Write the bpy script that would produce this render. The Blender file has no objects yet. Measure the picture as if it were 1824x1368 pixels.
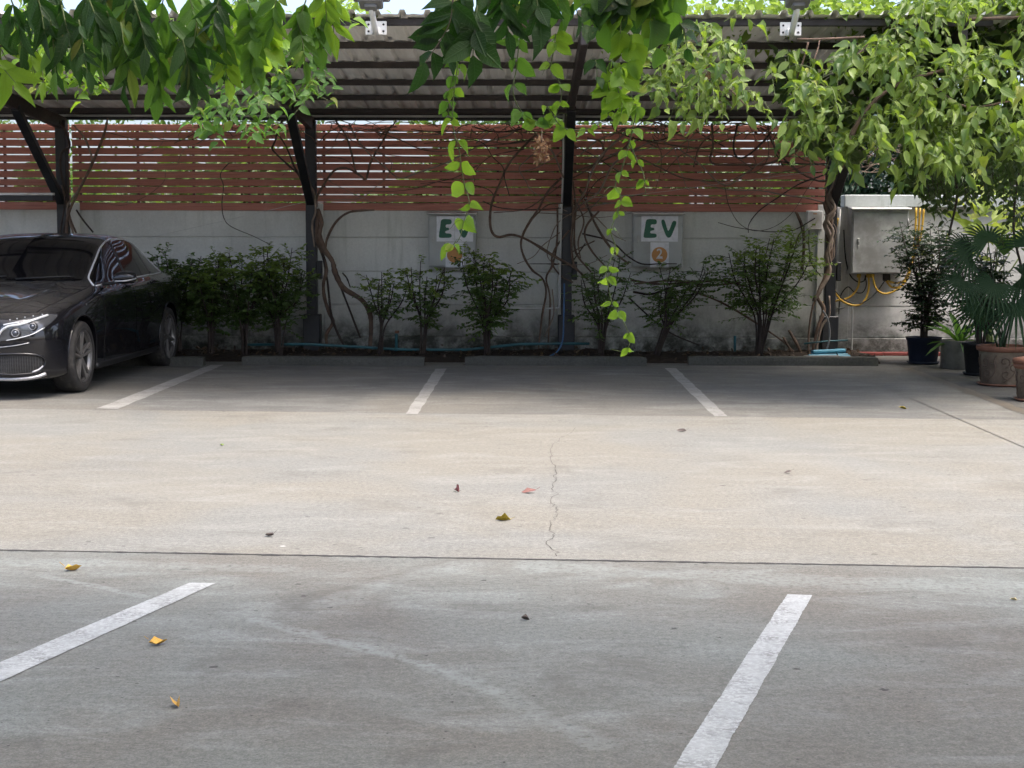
import bpy, bmesh, math, random
import numpy as np
from mathutils import Vector, Matrix, Euler
from mathutils.bvhtree import BVHTree

R = math.radians
scene = bpy.context.scene
col = scene.collection
random.seed(7)
rng = np.random.default_rng(7)

# ------------------------------------------------------------------ camera
CAM_H = 1.40
cam_data = bpy.data.cameras.new('camera')
cam = bpy.data.objects.new('camera', cam_data)
col.objects.link(cam)
scene.camera = cam
cam_data.sensor_width = 36.0
cam_data.lens = 2700 / 1824 * 36.0
cam_data.clip_start = 0.05
cam_data.clip_end = 3000
CROT = Matrix.Rotation(R(0.594), 3, 'Z') @ Matrix.Rotation(R(90 - 5.48), 3, 'X') @ Matrix.Rotation(R(0.17), 3, 'Z')
cam.matrix_world = Matrix.Translation((0, 0, CAM_H)) @ CROT.to_4x4()

# ------------------------------------------------------------------ world, sun, exposure
SUN_EL, SUN_AZ = R(68), R(125)          # azimuth measured clockwise from +Y: high, from the right
world = bpy.data.worlds.new('World')
scene.world = world
world.use_nodes = True
wn = world.node_tree
sky = wn.nodes.new('ShaderNodeTexSky')
sky.sky_type = 'NISHITA'
sky.sun_disc = False
sky.sun_elevation = SUN_EL
sky.sun_rotation = SUN_AZ
sky.air_density = 0.7
sky.dust_density = 5.0
sky.ozone_density = 0.6
bg = wn.nodes['Background']
bg.inputs['Strength'].default_value = 0.15
wn.links.new(sky.outputs[0], bg.inputs['Color'])
sun_d = bpy.data.lights.new('sun', 'SUN')
sun_d.energy = 0.65
sun_d.angle = R(18)
sun_d.color = (1.0, 0.965, 0.91)
sun = bpy.data.objects.new('sun', sun_d)
col.objects.link(sun)
sdir = Vector((math.sin(SUN_AZ) * math.cos(SUN_EL), math.cos(SUN_AZ) * math.cos(SUN_EL), math.sin(SUN_EL)))
sun.rotation_euler = sdir.to_track_quat('Z', 'Y').to_euler()
sun.location = (0, 0, 30)
vs = scene.view_settings
vs.view_transform = 'Standard'
vs.look = 'None'
vs.exposure = 1.87
vs.gamma = 1.0
vs.use_curve_mapping = False
scene.cycles.use_denoising = True
scene.cycles.max_bounces = 10
scene.cycles.diffuse_bounces = 4
scene.cycles.use_adaptive_sampling = True
scene.cycles.adaptive_threshold = 0.035
scene.cycles.transparent_max_bounces = 12

# ------------------------------------------------------------------ helpers: pixels of a 1824 x 1368 frame to places
def ray(px, py):
    return CROT @ Vector(((px - 912) / 2700, -(py - 684) / 2700, -1))

def at(px, py, Y):
    d = ray(px, py)
    t = Y / d.y
    return Vector((d.x * t, Y, CAM_H + d.z * t))

def gr(px, py, z=0.0):
    d = ray(px, py)
    t = (z - CAM_H) / d.z
    return Vector((d.x * t, d.y * t, z))

def path(pts, Y, dy=0.0):
    return [at(x, y, Y + random.uniform(-dy, dy)) for x, y in pts]

# ------------------------------------------------------------------ helpers: objects
def tag(o, label=None, cat=None, group=None, kind=None):
    if label: o['label'] = label
    if cat: o['category'] = cat
    if group: o['group'] = group
    if kind: o['kind'] = kind
    return o

def empty(name, loc=(0, 0, 0), rz=0.0):
    o = bpy.data.objects.new(name, None)
    o.empty_display_size = 0.1
    o.location = loc
    o.rotation_euler = (0, 0, rz)
    col.objects.link(o)
    return o

def wm(p):
    m = p.matrix_basis.copy()
    return (wm(p.parent) @ p.matrix_parent_inverse @ m) if p.parent else m

def obj(name, me, parent=None, mat=None, local=False):
    o = bpy.data.objects.new(name, me)
    col.objects.link(o)
    if mat is not None and not me.materials:
        me.materials.append(mat)
    if parent is not None:
        o.parent = parent
        if not local:                      # geometry written in world coordinates
            o.matrix_parent_inverse = wm(parent).inverted()
    return o

def catmull(pts, n):
    P = [Vector(p) for p in pts]
    if len(P) < 3 or n <= 1:
        return P
    out = []
    for i in range(len(P) - 1):
        p0 = P[i - 1] if i > 0 else P[i] * 2 - P[i + 1]
        p1, p2 = P[i], P[i + 1]
        p3 = P[i + 2] if i + 2 < len(P) else P[i + 1] * 2 - P[i]
        for k in range(n):
            t = k / n
            out.append(0.5 * ((2 * p1) + (p2 - p0) * t + (2 * p0 - 5 * p1 + 4 * p2 - p3) * t * t + (3 * p1 - p0 - 3 * p2 + p3) * t ** 3))
    out.append(P[-1])
    return out

class MB:
    def __init__(self):
        self.v = []; self.f = []; self.s = []
    def add(self, verts, faces, smooth=False):
        b = len(self.v)
        self.v += [tuple(x) for x in verts]
        for fc in faces:
            self.f.append(tuple(b + i for i in fc)); self.s.append(smooth)
        return self
    def box(self, c, size, rot=None, bev=0.0):
        sx, sy, sz = [a / 2 for a in size]
        if bev > 0:
            b = min(bev, sx * .9, sy * .9, sz * .9)
            V = []
            idx = {}
            for ix in (-1, 1):
                for iy in (-1, 1):
                    for iz in (-1, 1):
                        for a in range(3):
                            p = [ix * (sx - b), iy * (sy - b), iz * (sz - b)]
                            p[a] += (ix, iy, iz)[a] * b
                            idx[(ix, iy, iz, a)] = len(V); V.append(p)
            F = []
            for a in range(3):
                o1, o2 = [q for q in range(3) if q != a]
                for sg in (-1, 1):
                    loop = []
                    for (m, n_) in ((-1, -1), (1, -1), (1, 1), (-1, 1)):
                        k = [0, 0, 0]; k[a] = sg; k[o1] = m; k[o2] = n_
                        loop.append(idx[(k[0], k[1], k[2], a)])
                    F.append(loop)
            for a in range(3):           # edges along axis a
                o1, o2 = [q for q in range(3) if q != a]
                for m in (-1, 1):
                    for n_ in (-1, 1):
                        k = [0, 0, 0]; k[o1] = m; k[o2] = n_
                        k0 = list(k); k0[a] = -1; k1 = list(k); k1[a] = 1
                        F.append([idx[(*k0, o1)], idx[(*k1, o1)], idx[(*k1, o2)], idx[(*k0, o2)]])
            for ix in (-1, 1):
                for iy in (-1, 1):
                    for iz in (-1, 1):
                        F.append([idx[(ix, iy, iz, a)] for a in range(3)])
        else:
            V = [(-sx, -sy, -sz), (sx, -sy, -sz), (sx, sy, -sz), (-sx, sy, -sz), (-sx, -sy, sz), (sx, -sy, sz), (sx, sy, sz), (-sx, sy, sz)]
            F = [(0, 3, 2, 1), (4, 5, 6, 7), (0, 1, 5, 4), (1, 2, 6, 5), (2, 3, 7, 6), (3, 0, 4, 7)]
        c = Vector(c)
        V = [(rot @ Vector(p) if rot is not None else Vector(p)) + c for p in V]
        return self.add(V, F)
    def beam(self, a, b, w, h, up=(0, 0, 1), bev=0.0):
        a = Vector(a); b = Vector(b); d = b - a
        y = d.normalized(); x = y.cross(Vector(up)).normalized(); z = x.cross(y)
        m = Matrix((x, y, z)).transposed()
        return self.box((a + b) / 2, (w, d.length, h), m, bev)
    def tube(self, pts, r, n=8, sub=1, cap=True, wob=0.0):
        P = catmull(pts, sub)
        m = len(P)
        rr = r if isinstance(r, (list, tuple)) else [r] * 2
        def rad(i):
            u = i / max(m - 1, 1) * (len(rr) - 1)
            k = min(int(u), len(rr) - 2); f = u - k
            return rr[k] * (1 - f) + rr[k + 1] * f
        V = []; F = []
        t0 = (P[1] - P[0]).normalized()
        nrm = t0.orthogonal().normalized()
        for i in range(m):
            t = (P[min(i + 1, m - 1)] - P[max(i - 1, 0)])
            t = t.normalized() if t.length > 1e-9 else t0
            nrm = (nrm - t * nrm.dot(t))
            nrm = nrm.normalized() if nrm.length > 1e-6 else t.orthogonal().normalized()
            bn = t.cross(nrm)
            q = rad(i) * (1 + (random.uniform(-wob, wob) if wob else 0))
            for k in range(n):
                a = 2 * math.pi * k / n
                w2 = q * (1 + (0.25 * wob * math.sin(3 * a + i * .7) if wob else 0))
                V.append(P[i] + (nrm * math.cos(a) + bn * math.sin(a)) * w2)
        for i in range(m - 1):
            for k in range(n):
                F.append((i * n + k, i * n + (k + 1) % n, (i + 1) * n + (k + 1) % n, (i + 1) * n + k))
        if cap:
            F.append(tuple(reversed(range(n)))); F.append(tuple((m - 1) * n + k for k in range(n)))
        return self.add(V, F, True)
    def lathe(self, prof, n=32, axis='Z', c=(0, 0, 0), smooth=True, cap=False):
        V = []; F = []; c = Vector(c)
        for (r, h) in prof:
            for k in range(n):
                a = 2 * math.pi * k / n
                x, y = r * math.cos(a), r * math.sin(a)
                V.append(c + (Vector((x, y, h)) if axis == 'Z' else Vector((h, x, y)) if axis == 'X' else Vector((x, h, y))))
        for i in range(len(prof) - 1):
            for k in range(n):
                F.append((i * n + k, i * n + (k + 1) % n, (i + 1) * n + (k + 1) % n, (i + 1) * n + k))
        if cap:
            F.append(tuple(range(n))); F.append(tuple((len(prof) - 1) * n + k for k in range(n)))
        return self.add(V, F, smooth)
    def poly(self, pts, ex):                 # polygon extruded along vector ex
        n = len(pts); P = [Vector(p) for p in pts]; E = Vector(ex)
        V = P + [p + E for p in P]
        F = [tuple(range(n)), tuple(reversed(range(n, 2 * n)))] + [(i, i + n, (i + 1) % n + n, (i + 1) % n) for i in range(n)]
        return self.add(V, F)
    def grid(self, rows, smooth=True, close=False):
        n = len(rows[0]); V = [p for r in rows for p in r]; F = []
        for i in range(len(rows) - 1):
            for k in range(n - 1):
                F.append((i * n + k, i * n + k + 1, (i + 1) * n + k + 1, (i + 1) * n + k))
        return self.add(V, F, smooth)
    def mesh(self, name, fix=True):
        me = bpy.data.meshes.new(name)
        me.from_pydata(self.v, [], self.f)
        me.polygons.foreach_set('use_smooth', self.s)
        if fix:
            bm = bmesh.new(); bm.from_mesh(me)
            bmesh.ops.recalc_face_normals(bm, faces=bm.faces)
            bm.to_mesh(me); bm.free()
        me.update()
        return me
    def build(self, name, mat, parent=None, fix=True, local=False):
        me = self.mesh(name, fix)
        me.materials.append(mat)
        return obj(name, me, parent, None, local)

def sharp(o, ang=35):
    o.data.set_sharp_from_angle(angle=R(ang))
    return o

# ------------------------------------------------------------------ helpers: materials
class NT:
    def __init__(self, name):
        self.m = bpy.data.materials.new(name); self.m.use_nodes = True
        self.t = self.m.node_tree; self.t.nodes.clear()
        self.out = self.t.nodes.new('ShaderNodeOutputMaterial')
    def n(self, typ, ins=None, **props):
        nd = self.t.nodes.new('ShaderNode' + typ)
        for k, v in props.items(): setattr(nd, k, v)
        if ins:
            for k, v in ins.items():
                s = nd.inputs[k]
                if isinstance(v, bpy.types.NodeSocket): self.t.links.new(v, s)
                else:
                    if s.type == 'RGBA' and len(v) == 3: v = (*v, 1)
                    s.default_value = v
        return nd
    def math(self, op, a, b=0.0, clamp=False):
        nd = self.n('Math', {0: a, 1: b}, operation=op); nd.use_clamp = clamp
        return nd.outputs[0]
    def mix(self, f, a, b, blend='MIX'):
        nd = self.n('Mix', None, data_type='RGBA', blend_type=blend)
        for i, v in ((0, f), (6, a), (7, b)):
            if isinstance(v, bpy.types.NodeSocket): self.t.links.new(v, nd.inputs[i])
            else: nd.inputs[i].default_value = v if i == 0 else ((*v, 1) if len(v) == 3 else v)
        return nd.outputs[2]
    def ramp(self, x, stops):
        nd = self.n('ValToRGB', {0: x}); cr = nd.color_ramp
        while len(cr.elements) < len(stops): cr.elements.new(0.5)
        for e, (p, c) in zip(cr.elements, stops):
            e.position = p; e.color = (c, c, c, 1) if isinstance(c, (int, float)) else (*c, 1)
        return nd.outputs[0]
    def mapr(self, x, a, b, c=0.0, d=1.0, smooth=True):
        nd = self.n('MapRange', {0: x, 1: a, 2: b, 3: c, 4: d}, interpolation_type='SMOOTHSTEP' if smooth else 'LINEAR')
        return nd.outputs[0]
    def coord(self, scale=(1, 1, 1), kind='Object', loc=(0, 0, 0), rot=(0, 0, 0)):
        tc = self.n('TexCoord')
        mp = self.n('Mapping', {'Vector': tc.outputs[kind], 'Scale': scale, 'Location': loc, 'Rotation': rot})
        return mp.outputs[0]
    def noise(self, vec, sc, det=4, rough=.55, dist=0.0):
        return self.n('TexNoise', {'Vector': vec, 'Scale': sc, 'Detail': det, 'Roughness': rough, 'Distortion': dist}).outputs[0]
    def princ(self, colr, rough=.6, metal=0.0, spec=.5, bump=None, bstr=.3, bdist=.01, **kw):
        ins = {'Base Color': colr, 'Roughness': rough, 'Metallic': metal, 'Specular IOR Level': spec}
        ins.update(kw)
        p = self.n('BsdfPrincipled', ins)
        if bump is not None:
            b = self.n('Bump', {'Height': bump, 'Strength': bstr, 'Distance': bdist})
            self.t.links.new(b.outputs[0], p.inputs['Normal'])
        return p.outputs[0]
    def done(self, sh):
        self.t.links.new(sh, self.out.inputs[0]); return self.m

def mat_plain(name, c, rough=.6, metal=0.0, var=.25, sc=6, bump=.15, spec=.5, dirt=None, world=False):
    t = NT(name); v = t.coord(kind='Object')
    n1 = t.noise(v, sc, 5, .6); n2 = t.noise(v, sc * 9, 4, .6)
    f = t.mapr(n1, .3, .7, 1 - var, 1 + var * .6, False)
    cc = t.mix(1.0, c, t.n('CombineColor', {0: f, 1: f, 2: f}).outputs[0], 'MULTIPLY')
    if dirt:
        cc = t.mix(t.mapr(t.noise(v, sc * .7, 6, .65), .5, .72), cc, dirt)
    rr = t.mapr(n2, .3, .7, rough * .85, min(1, rough * 1.15), False)
    return t.done(t.princ(cc, rr, metal, spec, n2, bump, .004))

# ------------------------------------------------------------------ materials
def seg_dist(t, vec, a, b):
    """distance in plan from the segment a-b"""
    ax, ay = a; bx, by = b; dx, dy = bx - ax, by - ay; L2 = dx * dx + dy * dy
    sp = t.n('SeparateXYZ', {0: vec})
    px = t.math('SUBTRACT', sp.outputs[0], ax); py = t.math('SUBTRACT', sp.outputs[1], ay)
    u = t.math('DIVIDE', t.math('ADD', t.math('MULTIPLY', px, dx), t.math('MULTIPLY', py, dy)), L2, True)
    ex = t.math('SUBTRACT', px, t.math('MULTIPLY', u, dx)); ey = t.math('SUBTRACT', py, t.math('MULTIPLY', u, dy))
    return t.math('SQRT', t.math('ADD', t.math('MULTIPLY', ex, ex), t.math('MULTIPLY', ey, ey)))

def concrete(name, base, alt, pale, dark, streak=.5, smears=(), tyres=(), speck=.5, alt_band=None, rough=.78):
    t = NT(name)
    v = t.coord(); vs_ = t.coord(scale=(.75, 1.25, 1))
    big = t.noise(v, .55, 3, .55, .4); mid = t.noise(vs_, 2.2, 5, .62); fine = t.noise(v, 38, 3, .75); 
    st = t.noise(t.coord(scale=(.62, 1.5, 1)), 2.4, 6, .68, .8)
    c = t.mix(t.mapr(big, .38, .64), base, alt)
    c = t.mix(t.math('MULTIPLY', t.mapr(st, .46, .74), streak), c, pale)
    c = t.mix(t.math('MULTIPLY', t.mapr(mid, .56, .74), .55), c, dark)
    f = t.mapr(fine, .2, .8, .62, 1.38, False)
    c = t.mix(1, c, t.n('CombineColor', {0: f, 1: f, 2: f}).outputs[0], 'MULTIPLY')
    # grain, pits, scuffs
    gr1 = t.mapr(t.noise(v, 120, 2, .85), .3, .7, .70, 1.32, False)
    c = t.mix(1, c, t.n('CombineColor', {0: gr1, 1: gr1, 2: gr1}).outputs[0], 'MULTIPLY')
    jit = t.n('VectorMath', {0: v, 1: t.n('VectorMath', {0: t.n('TexNoise', {'Vector': v, 'Scale': 60.0, 'Detail': 2.0}).outputs[1], 1: (.035, .02, 0)}, operation='MULTIPLY').outputs[0]}, operation='ADD').outputs[0]
    sm = t.noise(v, .9, 3, .5)
    for (vsc, lo, hi, kk, off_) in ((24, .62, .12, .9, 0), (7, .62, .10, 1.0, 5)):
        vv = t.n('TexVoronoi', {'Vector': t.n('VectorMath', {0: jit, 1: (off_, off_ * 2, 0)}, operation='ADD').outputs[0], 'Scale': vsc, 'Randomness': 1.0})
        rv = t.n('SeparateColor', {0: vv.outputs['Color']}).outputs[0]
        dm = t.mapr(t.math('SUBTRACT', vv.outputs['Distance'], t.mapr(rv, lo, 1, 0, hi, False)), 0, .035, 1, 0)
        dm = t.math('MULTIPLY', dm, t.mapr(rv, lo, lo + .02, 0, 1, False))
        c = t.mix(t.math('MULTIPLY', dm, kk * speck), c, tuple(x * .28 for x in dark))
    for (rz_, sx_, th) in ((.6, 11, .66), (-.35, 9, .68)):
        sc = t.noise(t.coord(scale=(.5, sx_, 1), rot=(0, 0, rz_)), 1.5, 3, .6)
        ms = t.math('MULTIPLY', t.mapr(sc, th, th + .06), t.mapr(sm, .5, .65))
        c = t.mix(t.math('MULTIPLY', ms, .4), c, pale)
    blot = t.mapr(t.noise(v, 1.7, 5, .7, .6), .55, .7)
    c = t.mix(t.math('MULTIPLY', blot, .5), c, dark)
    wob = t.noise(v, 5, 3, .65); wob2 = t.noise(v, 26, 3, .7)
    for (a, b, w, k) in smears:
        d = seg_dist(t, v, a, b)
        d = t.math('ADD', d, t.math('MULTIPLY', t.math('SUBTRACT', wob, .5), w * 2.2))
        m = t.mapr(d, w * .35, w, 1, 0)
        m = t.math('MULTIPLY', m, t.mapr(t.math('ADD', t.math('MULTIPLY', wob2, .6), t.math('MULTIPLY', fine, .4)), .38, .54))
        c = t.mix(t.math('MULTIPLY', m, k), c, pale)
    tn = t.noise(v, 3.1, 4, .7)
    lines = t.n('TexWave', {'Vector': v, 'Scale': 9.0, 'Distortion': 2.5, 'Detail': 2}, bands_direction='Y').outputs[1] if tyres else None
    for (a, b, w, k) in tyres:
        d = seg_dist(t, v, a, b)
        m = t.math('MULTIPLY', t.mapr(d, w * .6, w, 1, 0), t.mapr(tn, .42, .66))
        c = t.mix(t.math('MULTIPLY', t.math('MULTIPLY', m, t.mapr(lines, .3, .8, .4, 1)), k), c, dark)
    # pits and droppings
    vo = t.n('TexVoronoi', {'Vector': jit, 'Scale': 5.5, 'Randomness': 1.0})
    rnd = t.n('SeparateColor', {0: vo.outputs['Color']}).outputs[0]
    sz = t.mapr(rnd, .72, 1.0, 0.0, .075, False)
    sp = t.mapr(t.math('SUBTRACT', vo.outputs['Distance'], sz), 0, .010, 1, 0)
    sp = t.math('MULTIPLY', sp, t.mapr(wob2, .35, .5))
    c = t.mix(t.math('MULTIPLY', sp, speck), c, tuple(x * .32 for x in dark))
    vo2 = t.n('TexVoronoi', {'Vector': t.coord(scale=(1.1, 1.7, 1), loc=(3, 7, 0)), 'Scale': 1.4, 'Randomness': 1.0})
    r2 = t.n('SeparateColor', {0: vo2.outputs['Color']}).outputs[1]
    sp2 = t.mapr(t.math('SUBTRACT', vo2.outputs['Distance'], t.mapr(r2, .72, 1, 0, .028, False)), 0, .01, 1, 0)
    c = t.mix(t.math('MULTIPLY', sp2, .7), c, (.62, .61, .58))
    h = fine
    rr = t.mapr(st, .3, .7, rough + .07, rough - .1, False)
    return t.done(t.princ(c, rr, 0, .35, h, .22, .004))

G2 = lambda x, y: tuple(gr(x, y)[:2])
M = {}
M['near'] = concrete('near_concrete', (.138, .130, .112), (.152, .160, .146), (.240, .258, .240), (.086, .080, .069), .55,
    smears=[(G2(455, 1105), G2(760, 1185), .05, .6), (G2(760, 1185), G2(880, 1232), .05, .5), (G2(880, 1232), G2(1060, 1325), .075, .4),
            (G2(75, 1025), G2(255, 1062), .03, .6), (G2(560, 1078), G2(820, 1002), .09, .35), (G2(950, 1010), G2(1824, 1050), .16, .45),
            (G2(0, 1000), G2(500, 1012), .10, .35)],
    tyres=[(G2(520, 1080), G2(820, 1000), .11, .5), (G2(0, 1056), G2(820, 1040), .05, .45), (G2(820, 1040), G2(1200, 1015), .07, .4), (G2(380, 1368), G2(900, 1200), .2, .25)], speck=.8)
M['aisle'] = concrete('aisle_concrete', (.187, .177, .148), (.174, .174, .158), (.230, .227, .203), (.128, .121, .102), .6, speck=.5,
    smears=[(G2(1300, 800), G2(1700, 860), .3, .3), (G2(100, 850), G2(500, 900), .3, .25)])
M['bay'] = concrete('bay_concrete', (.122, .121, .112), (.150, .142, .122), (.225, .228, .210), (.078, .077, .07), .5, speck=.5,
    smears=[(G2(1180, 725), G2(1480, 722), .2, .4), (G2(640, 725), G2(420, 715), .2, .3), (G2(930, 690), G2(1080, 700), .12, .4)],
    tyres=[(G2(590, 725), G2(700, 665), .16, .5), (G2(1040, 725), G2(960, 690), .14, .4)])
M['bay2'] = concrete('shade_tinted_bay_concrete', (.082, .080, .073), (.10, .095, .083), (.15, .15, .138), (.055, .053, .048), .4)  # darker bay copy with the right corner's shade put into the colour
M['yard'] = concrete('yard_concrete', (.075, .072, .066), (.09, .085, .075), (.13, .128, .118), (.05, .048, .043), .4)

def paint_mat(name, c, under, wear):
    t = NT(name); v = t.coord()
    w = t.mapr(t.noise(v, 60, 5, .75), .5 - wear * .25 + .1, .78 - wear * .3)
    w2 = t.mapr(t.noise(t.coord(scale=(1, 1, 1)), 7, 6, .7), .55 - wear * .2, .75)
    c1 = t.mix(t.mapr(t.noise(v, 3, 5), .35, .7), c, tuple(x * .82 for x in c))
    cc = t.mix(t.math('MULTIPLY', w, t.math('ADD', t.math('MULTIPLY', w2, .8), .25)), c1, under)
    return t.done(t.princ(cc, .6, 0, .4, t.noise(v, 90, 4, .7), .25, .002))
M['paint_near'] = paint_mat('white_line_paint', (.47, .485, .475), (.17, .168, .158), .8)
M['paint_far'] = paint_mat('worn_line_paint', (.37, .365, .34), (.15, .145, .13), .9)
M['paint_old'] = paint_mat('faded_tan_paint', (.135, .112, .082), (.09, .085, .072), .9)
M['crack'] = mat_plain('dusty_crack', (.075, .068, .058), .95)
M['joint'] = mat_plain('joint_filler', (.035, .033, .032), .9)
M['ground'] = mat_plain('earth_ground', (.14, .12, .09), .95, sc=2)

def soil_mat():
    t = NT('garden_soil'); v = t.coord()
    n = t.noise(v, 14, 7, .7)
    c = t.ramp(n, [(.3, (.012, .009, .007)), (.55, (.035, .026, .019)), (.75, (.075, .058, .042))])
    return t.done(t.princ(c, .95, 0, .2, n, .9, .03))
M['soil'] = soil_mat()

def wall_mat(name, c, stain=1.0, pale=None):
    t = NT(name); v = t.coord()
    z = t.n('SeparateXYZ', {0: v}).outputs[2]
    n1 = t.noise(v, 1.1, 6, .6); n2 = t.noise(t.coord(scale=(4, 4, .45)), 2.2, 7, .68, .3); n3 = t.noise(v, 45, 5, .7)
    c1 = t.mix(t.mapr(n1, .35, .68), c, tuple(x * .84 for x in c))
    c1 = t.mix(t.math('MULTIPLY', t.mapr(n2, .5, .76), .5), c1, tuple(x * y for x, y in zip(c, (.6, .62, .58))))
    # algae and splash stains climbing from the soil
    edge = t.math('ADD', z, t.math('MULTIPLY', t.math('SUBTRACT', t.noise(v, 2.4, 7, .7, .6), .5), .8))
    m = t.math('MULTIPLY', t.mapr(edge, .05, .62, 1, 0), stain)
    c1 = t.mix(t.math('MULTIPLY', m, t.mapr(t.noise(v, 6, 7, .7), .25, .6, .45, 1)), c1, (.045, .047, .038))
    f = t.mapr(n3, .2, .8, .88, 1.12, False)
    c1 = t.mix(1, c1, t.n('CombineColor', {0: f, 1: f, 2: f}).outputs[0], 'MULTIPLY')
    return t.done(t.princ(c1, .85, 0, .25, t.math('ADD', n3, t.math('MULTIPLY', n1, .6)), .3, .004))
M['wall'] = wall_mat('wall_concrete', (.66, .665, .62))
M['wall_white'] = wall_mat('whitewashed_wall', (.64, .64, .625), .95)
M['coping'] = wall_mat('grey_coping', (.46, .50, .50), 0)
M['stop'] = concrete('wheel_stop_concrete', (.052, .053, .045), (.064, .064, .055), (.09, .09, .08), (.036, .036, .032), .4)
M['slat'] = None

def slat_mat():
    t = NT('red_brown_slat_paint'); v = t.coord(scale=(1, 1, 1)); oi = t.n('ObjectInfo').outputs['Random']
    g = t.noise(t.coord(scale=(.6, 8, 14)), 5, 6, .65)
    base = t.mix(oi, (.40, .155, .112), (.48, .20, .15))
    c = t.mix(t.mapr(g, .4, .75), base, (.32, .115, .085))
    c = t.mix(t.math('MULTIPLY', t.mapr(t.noise(v, 1.6, 6, .65), .55, .75), .5), c, (.48, .27, .22))
    return t.done(t.princ(c, .62, 0, .35, g, .25, .003))
M['slat'] = slat_mat()
M['steel'] = mat_plain('dark_painted_steel', (.010, .011, .014), .5, .0, .3, 5, .12, dirt=(.028, .026, .024))
M['purlin'] = mat_plain('brown_black_purlin', (.028, .021, .02), .55, .0, .3, 4, .12, dirt=(.06, .045, .038))
M['galv'] = mat_plain('galvanised_trim', (.42, .42, .40), .45, .6, .25, 5, .1)
M['cabinet'] = mat_plain('grey_cabinet_enamel', (.40, .415, .40), .45, .0, .16, 2.5, .06, dirt=(.30, .305, .285))
M['cabinet_old'] = mat_plain('weathered_zinc_cabinet', (.40, .405, .40), .5, .25, .35, 3, .1, dirt=(.22, .22, .21))
M['white_metal'] = mat_plain('white_enamel', (.68, .68, .66), .4, .0, .12, 4, .05, dirt=(.42, .39, .35))
M['white_pvc'] = mat_plain('grey_white_pipe', (.5, .5, .48), .45, .0, .2, 6, .05)
M['black_rubber'] = mat_plain('black_cable', (.012, .012, .012), .5)
M['yellow'] = mat_plain('yellow_conduit', (.50, .31, .035), .45, .0, .2, 8, .05)
M['blue_pvc'] = mat_plain('pale_blue_pipe', (.07, .25, .34), .42, .0, .15, 6, .04)
M['teal_pvc'] = mat_plain('dusty_teal_pipe', (.022, .10, .115), .55, .0, .3, 6, .05, dirt=(.05, .07, .06))
M['blue_hose'] = mat_plain('blue_hose', (.03, .10, .22), .45)
M['grey_pvc'] = mat_plain('grey_pipe', (.17, .17, .165), .5)
M['red'] = mat_plain('red_kerb_tile', (.17, .03, .024), .7, .0, .3, 6)
M['bark'] = mat_plain('vine_bark', (.13, .085, .06), .85, .0, .5, 9, .7)
M['bark_pale'] = mat_plain('pale_vine_bark', (.23, .175, .135), .85, .0, .45, 9, .7)
M['bark_dark'] = mat_plain('dark_vine_bark', (.045, .032, .026), .85, .0, .5, 9, .7)
M['stem_green'] = mat_plain('green_stem', (.11, .15, .04), .6)
M['navy_pot'] = mat_plain('navy_plastic', (.010, .016, .034), .55, spec=.35)
M['black_pot'] = mat_plain('black_plastic', (.010, .011, .012), .6, spec=.3)
M['cement_pot'] = mat_plain('mossy_cement', (.13, .125, .105), .9, .0, .4, 5, .4, dirt=(.05, .055, .04))
M['terracotta'] = mat_plain('limewashed_terracotta', (.115, .088, .06), .9, .0, .45, 6, .35, dirt=(.19, .17, .125))
M['terra_rim'] = mat_plain('terracotta_rim', (.17, .075, .045), .85, .0, .3, 6, .3)
M['terra_cut'] = mat_plain('terracotta_relief', (.085, .058, .04), .9, .0, .3, 8, .3)
M['paper'] = None
M['sign_green'] = mat_plain('dark_green_print', (.012, .115, .062), .5, .0, .2, 6)
M['sign_orange'] = mat_plain('orange_print', (.52, .235, .06), .5, .0, .15, 6)
M['sign_white'] = mat_plain('white_print', (.66, .66, .67), .5, .0, .08, 6)

def paper_mat():
    t = NT('laminated_paper'); v = t.coord()
    n = t.noise(v, 9, 4, .6, 1.2)
    c = t.mix(t.mapr(n, .4, .7), (.74, .75, .78), (.6, .61, .64))
    return t.done(t.princ(c, .35, 0, .5, n, .6, .02))
M['paper'] = paper_mat()

def roof_mat():
    t = NT('weathered_roof_sheet'); v = t.coord()
    n = t.noise(t.coord(scale=(5, .35, 1)), 2.2, 7, .65, .2)
    c = t.mix(t.mapr(n, .36, .68), (.84, .82, .78), (.70, .675, .63))
    c = t.mix(t.math('MULTIPLY', t.mapr(t.noise(t.coord(scale=(3, 1.2, 1)), 2.6, 8, .75), .6, .68), .8), c, (.78, .75, .70))
    c = t.mix(t.math('MULTIPLY', t.mapr(t.noise(v, 1.0, 4, .6), .5, .7), .4), c, (.56, .49, .42))
    return t.done(t.princ(c, .6, .0, .4, t.noise(v, 30, 4), .12, .003))
M['roof'] = roof_mat()

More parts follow.
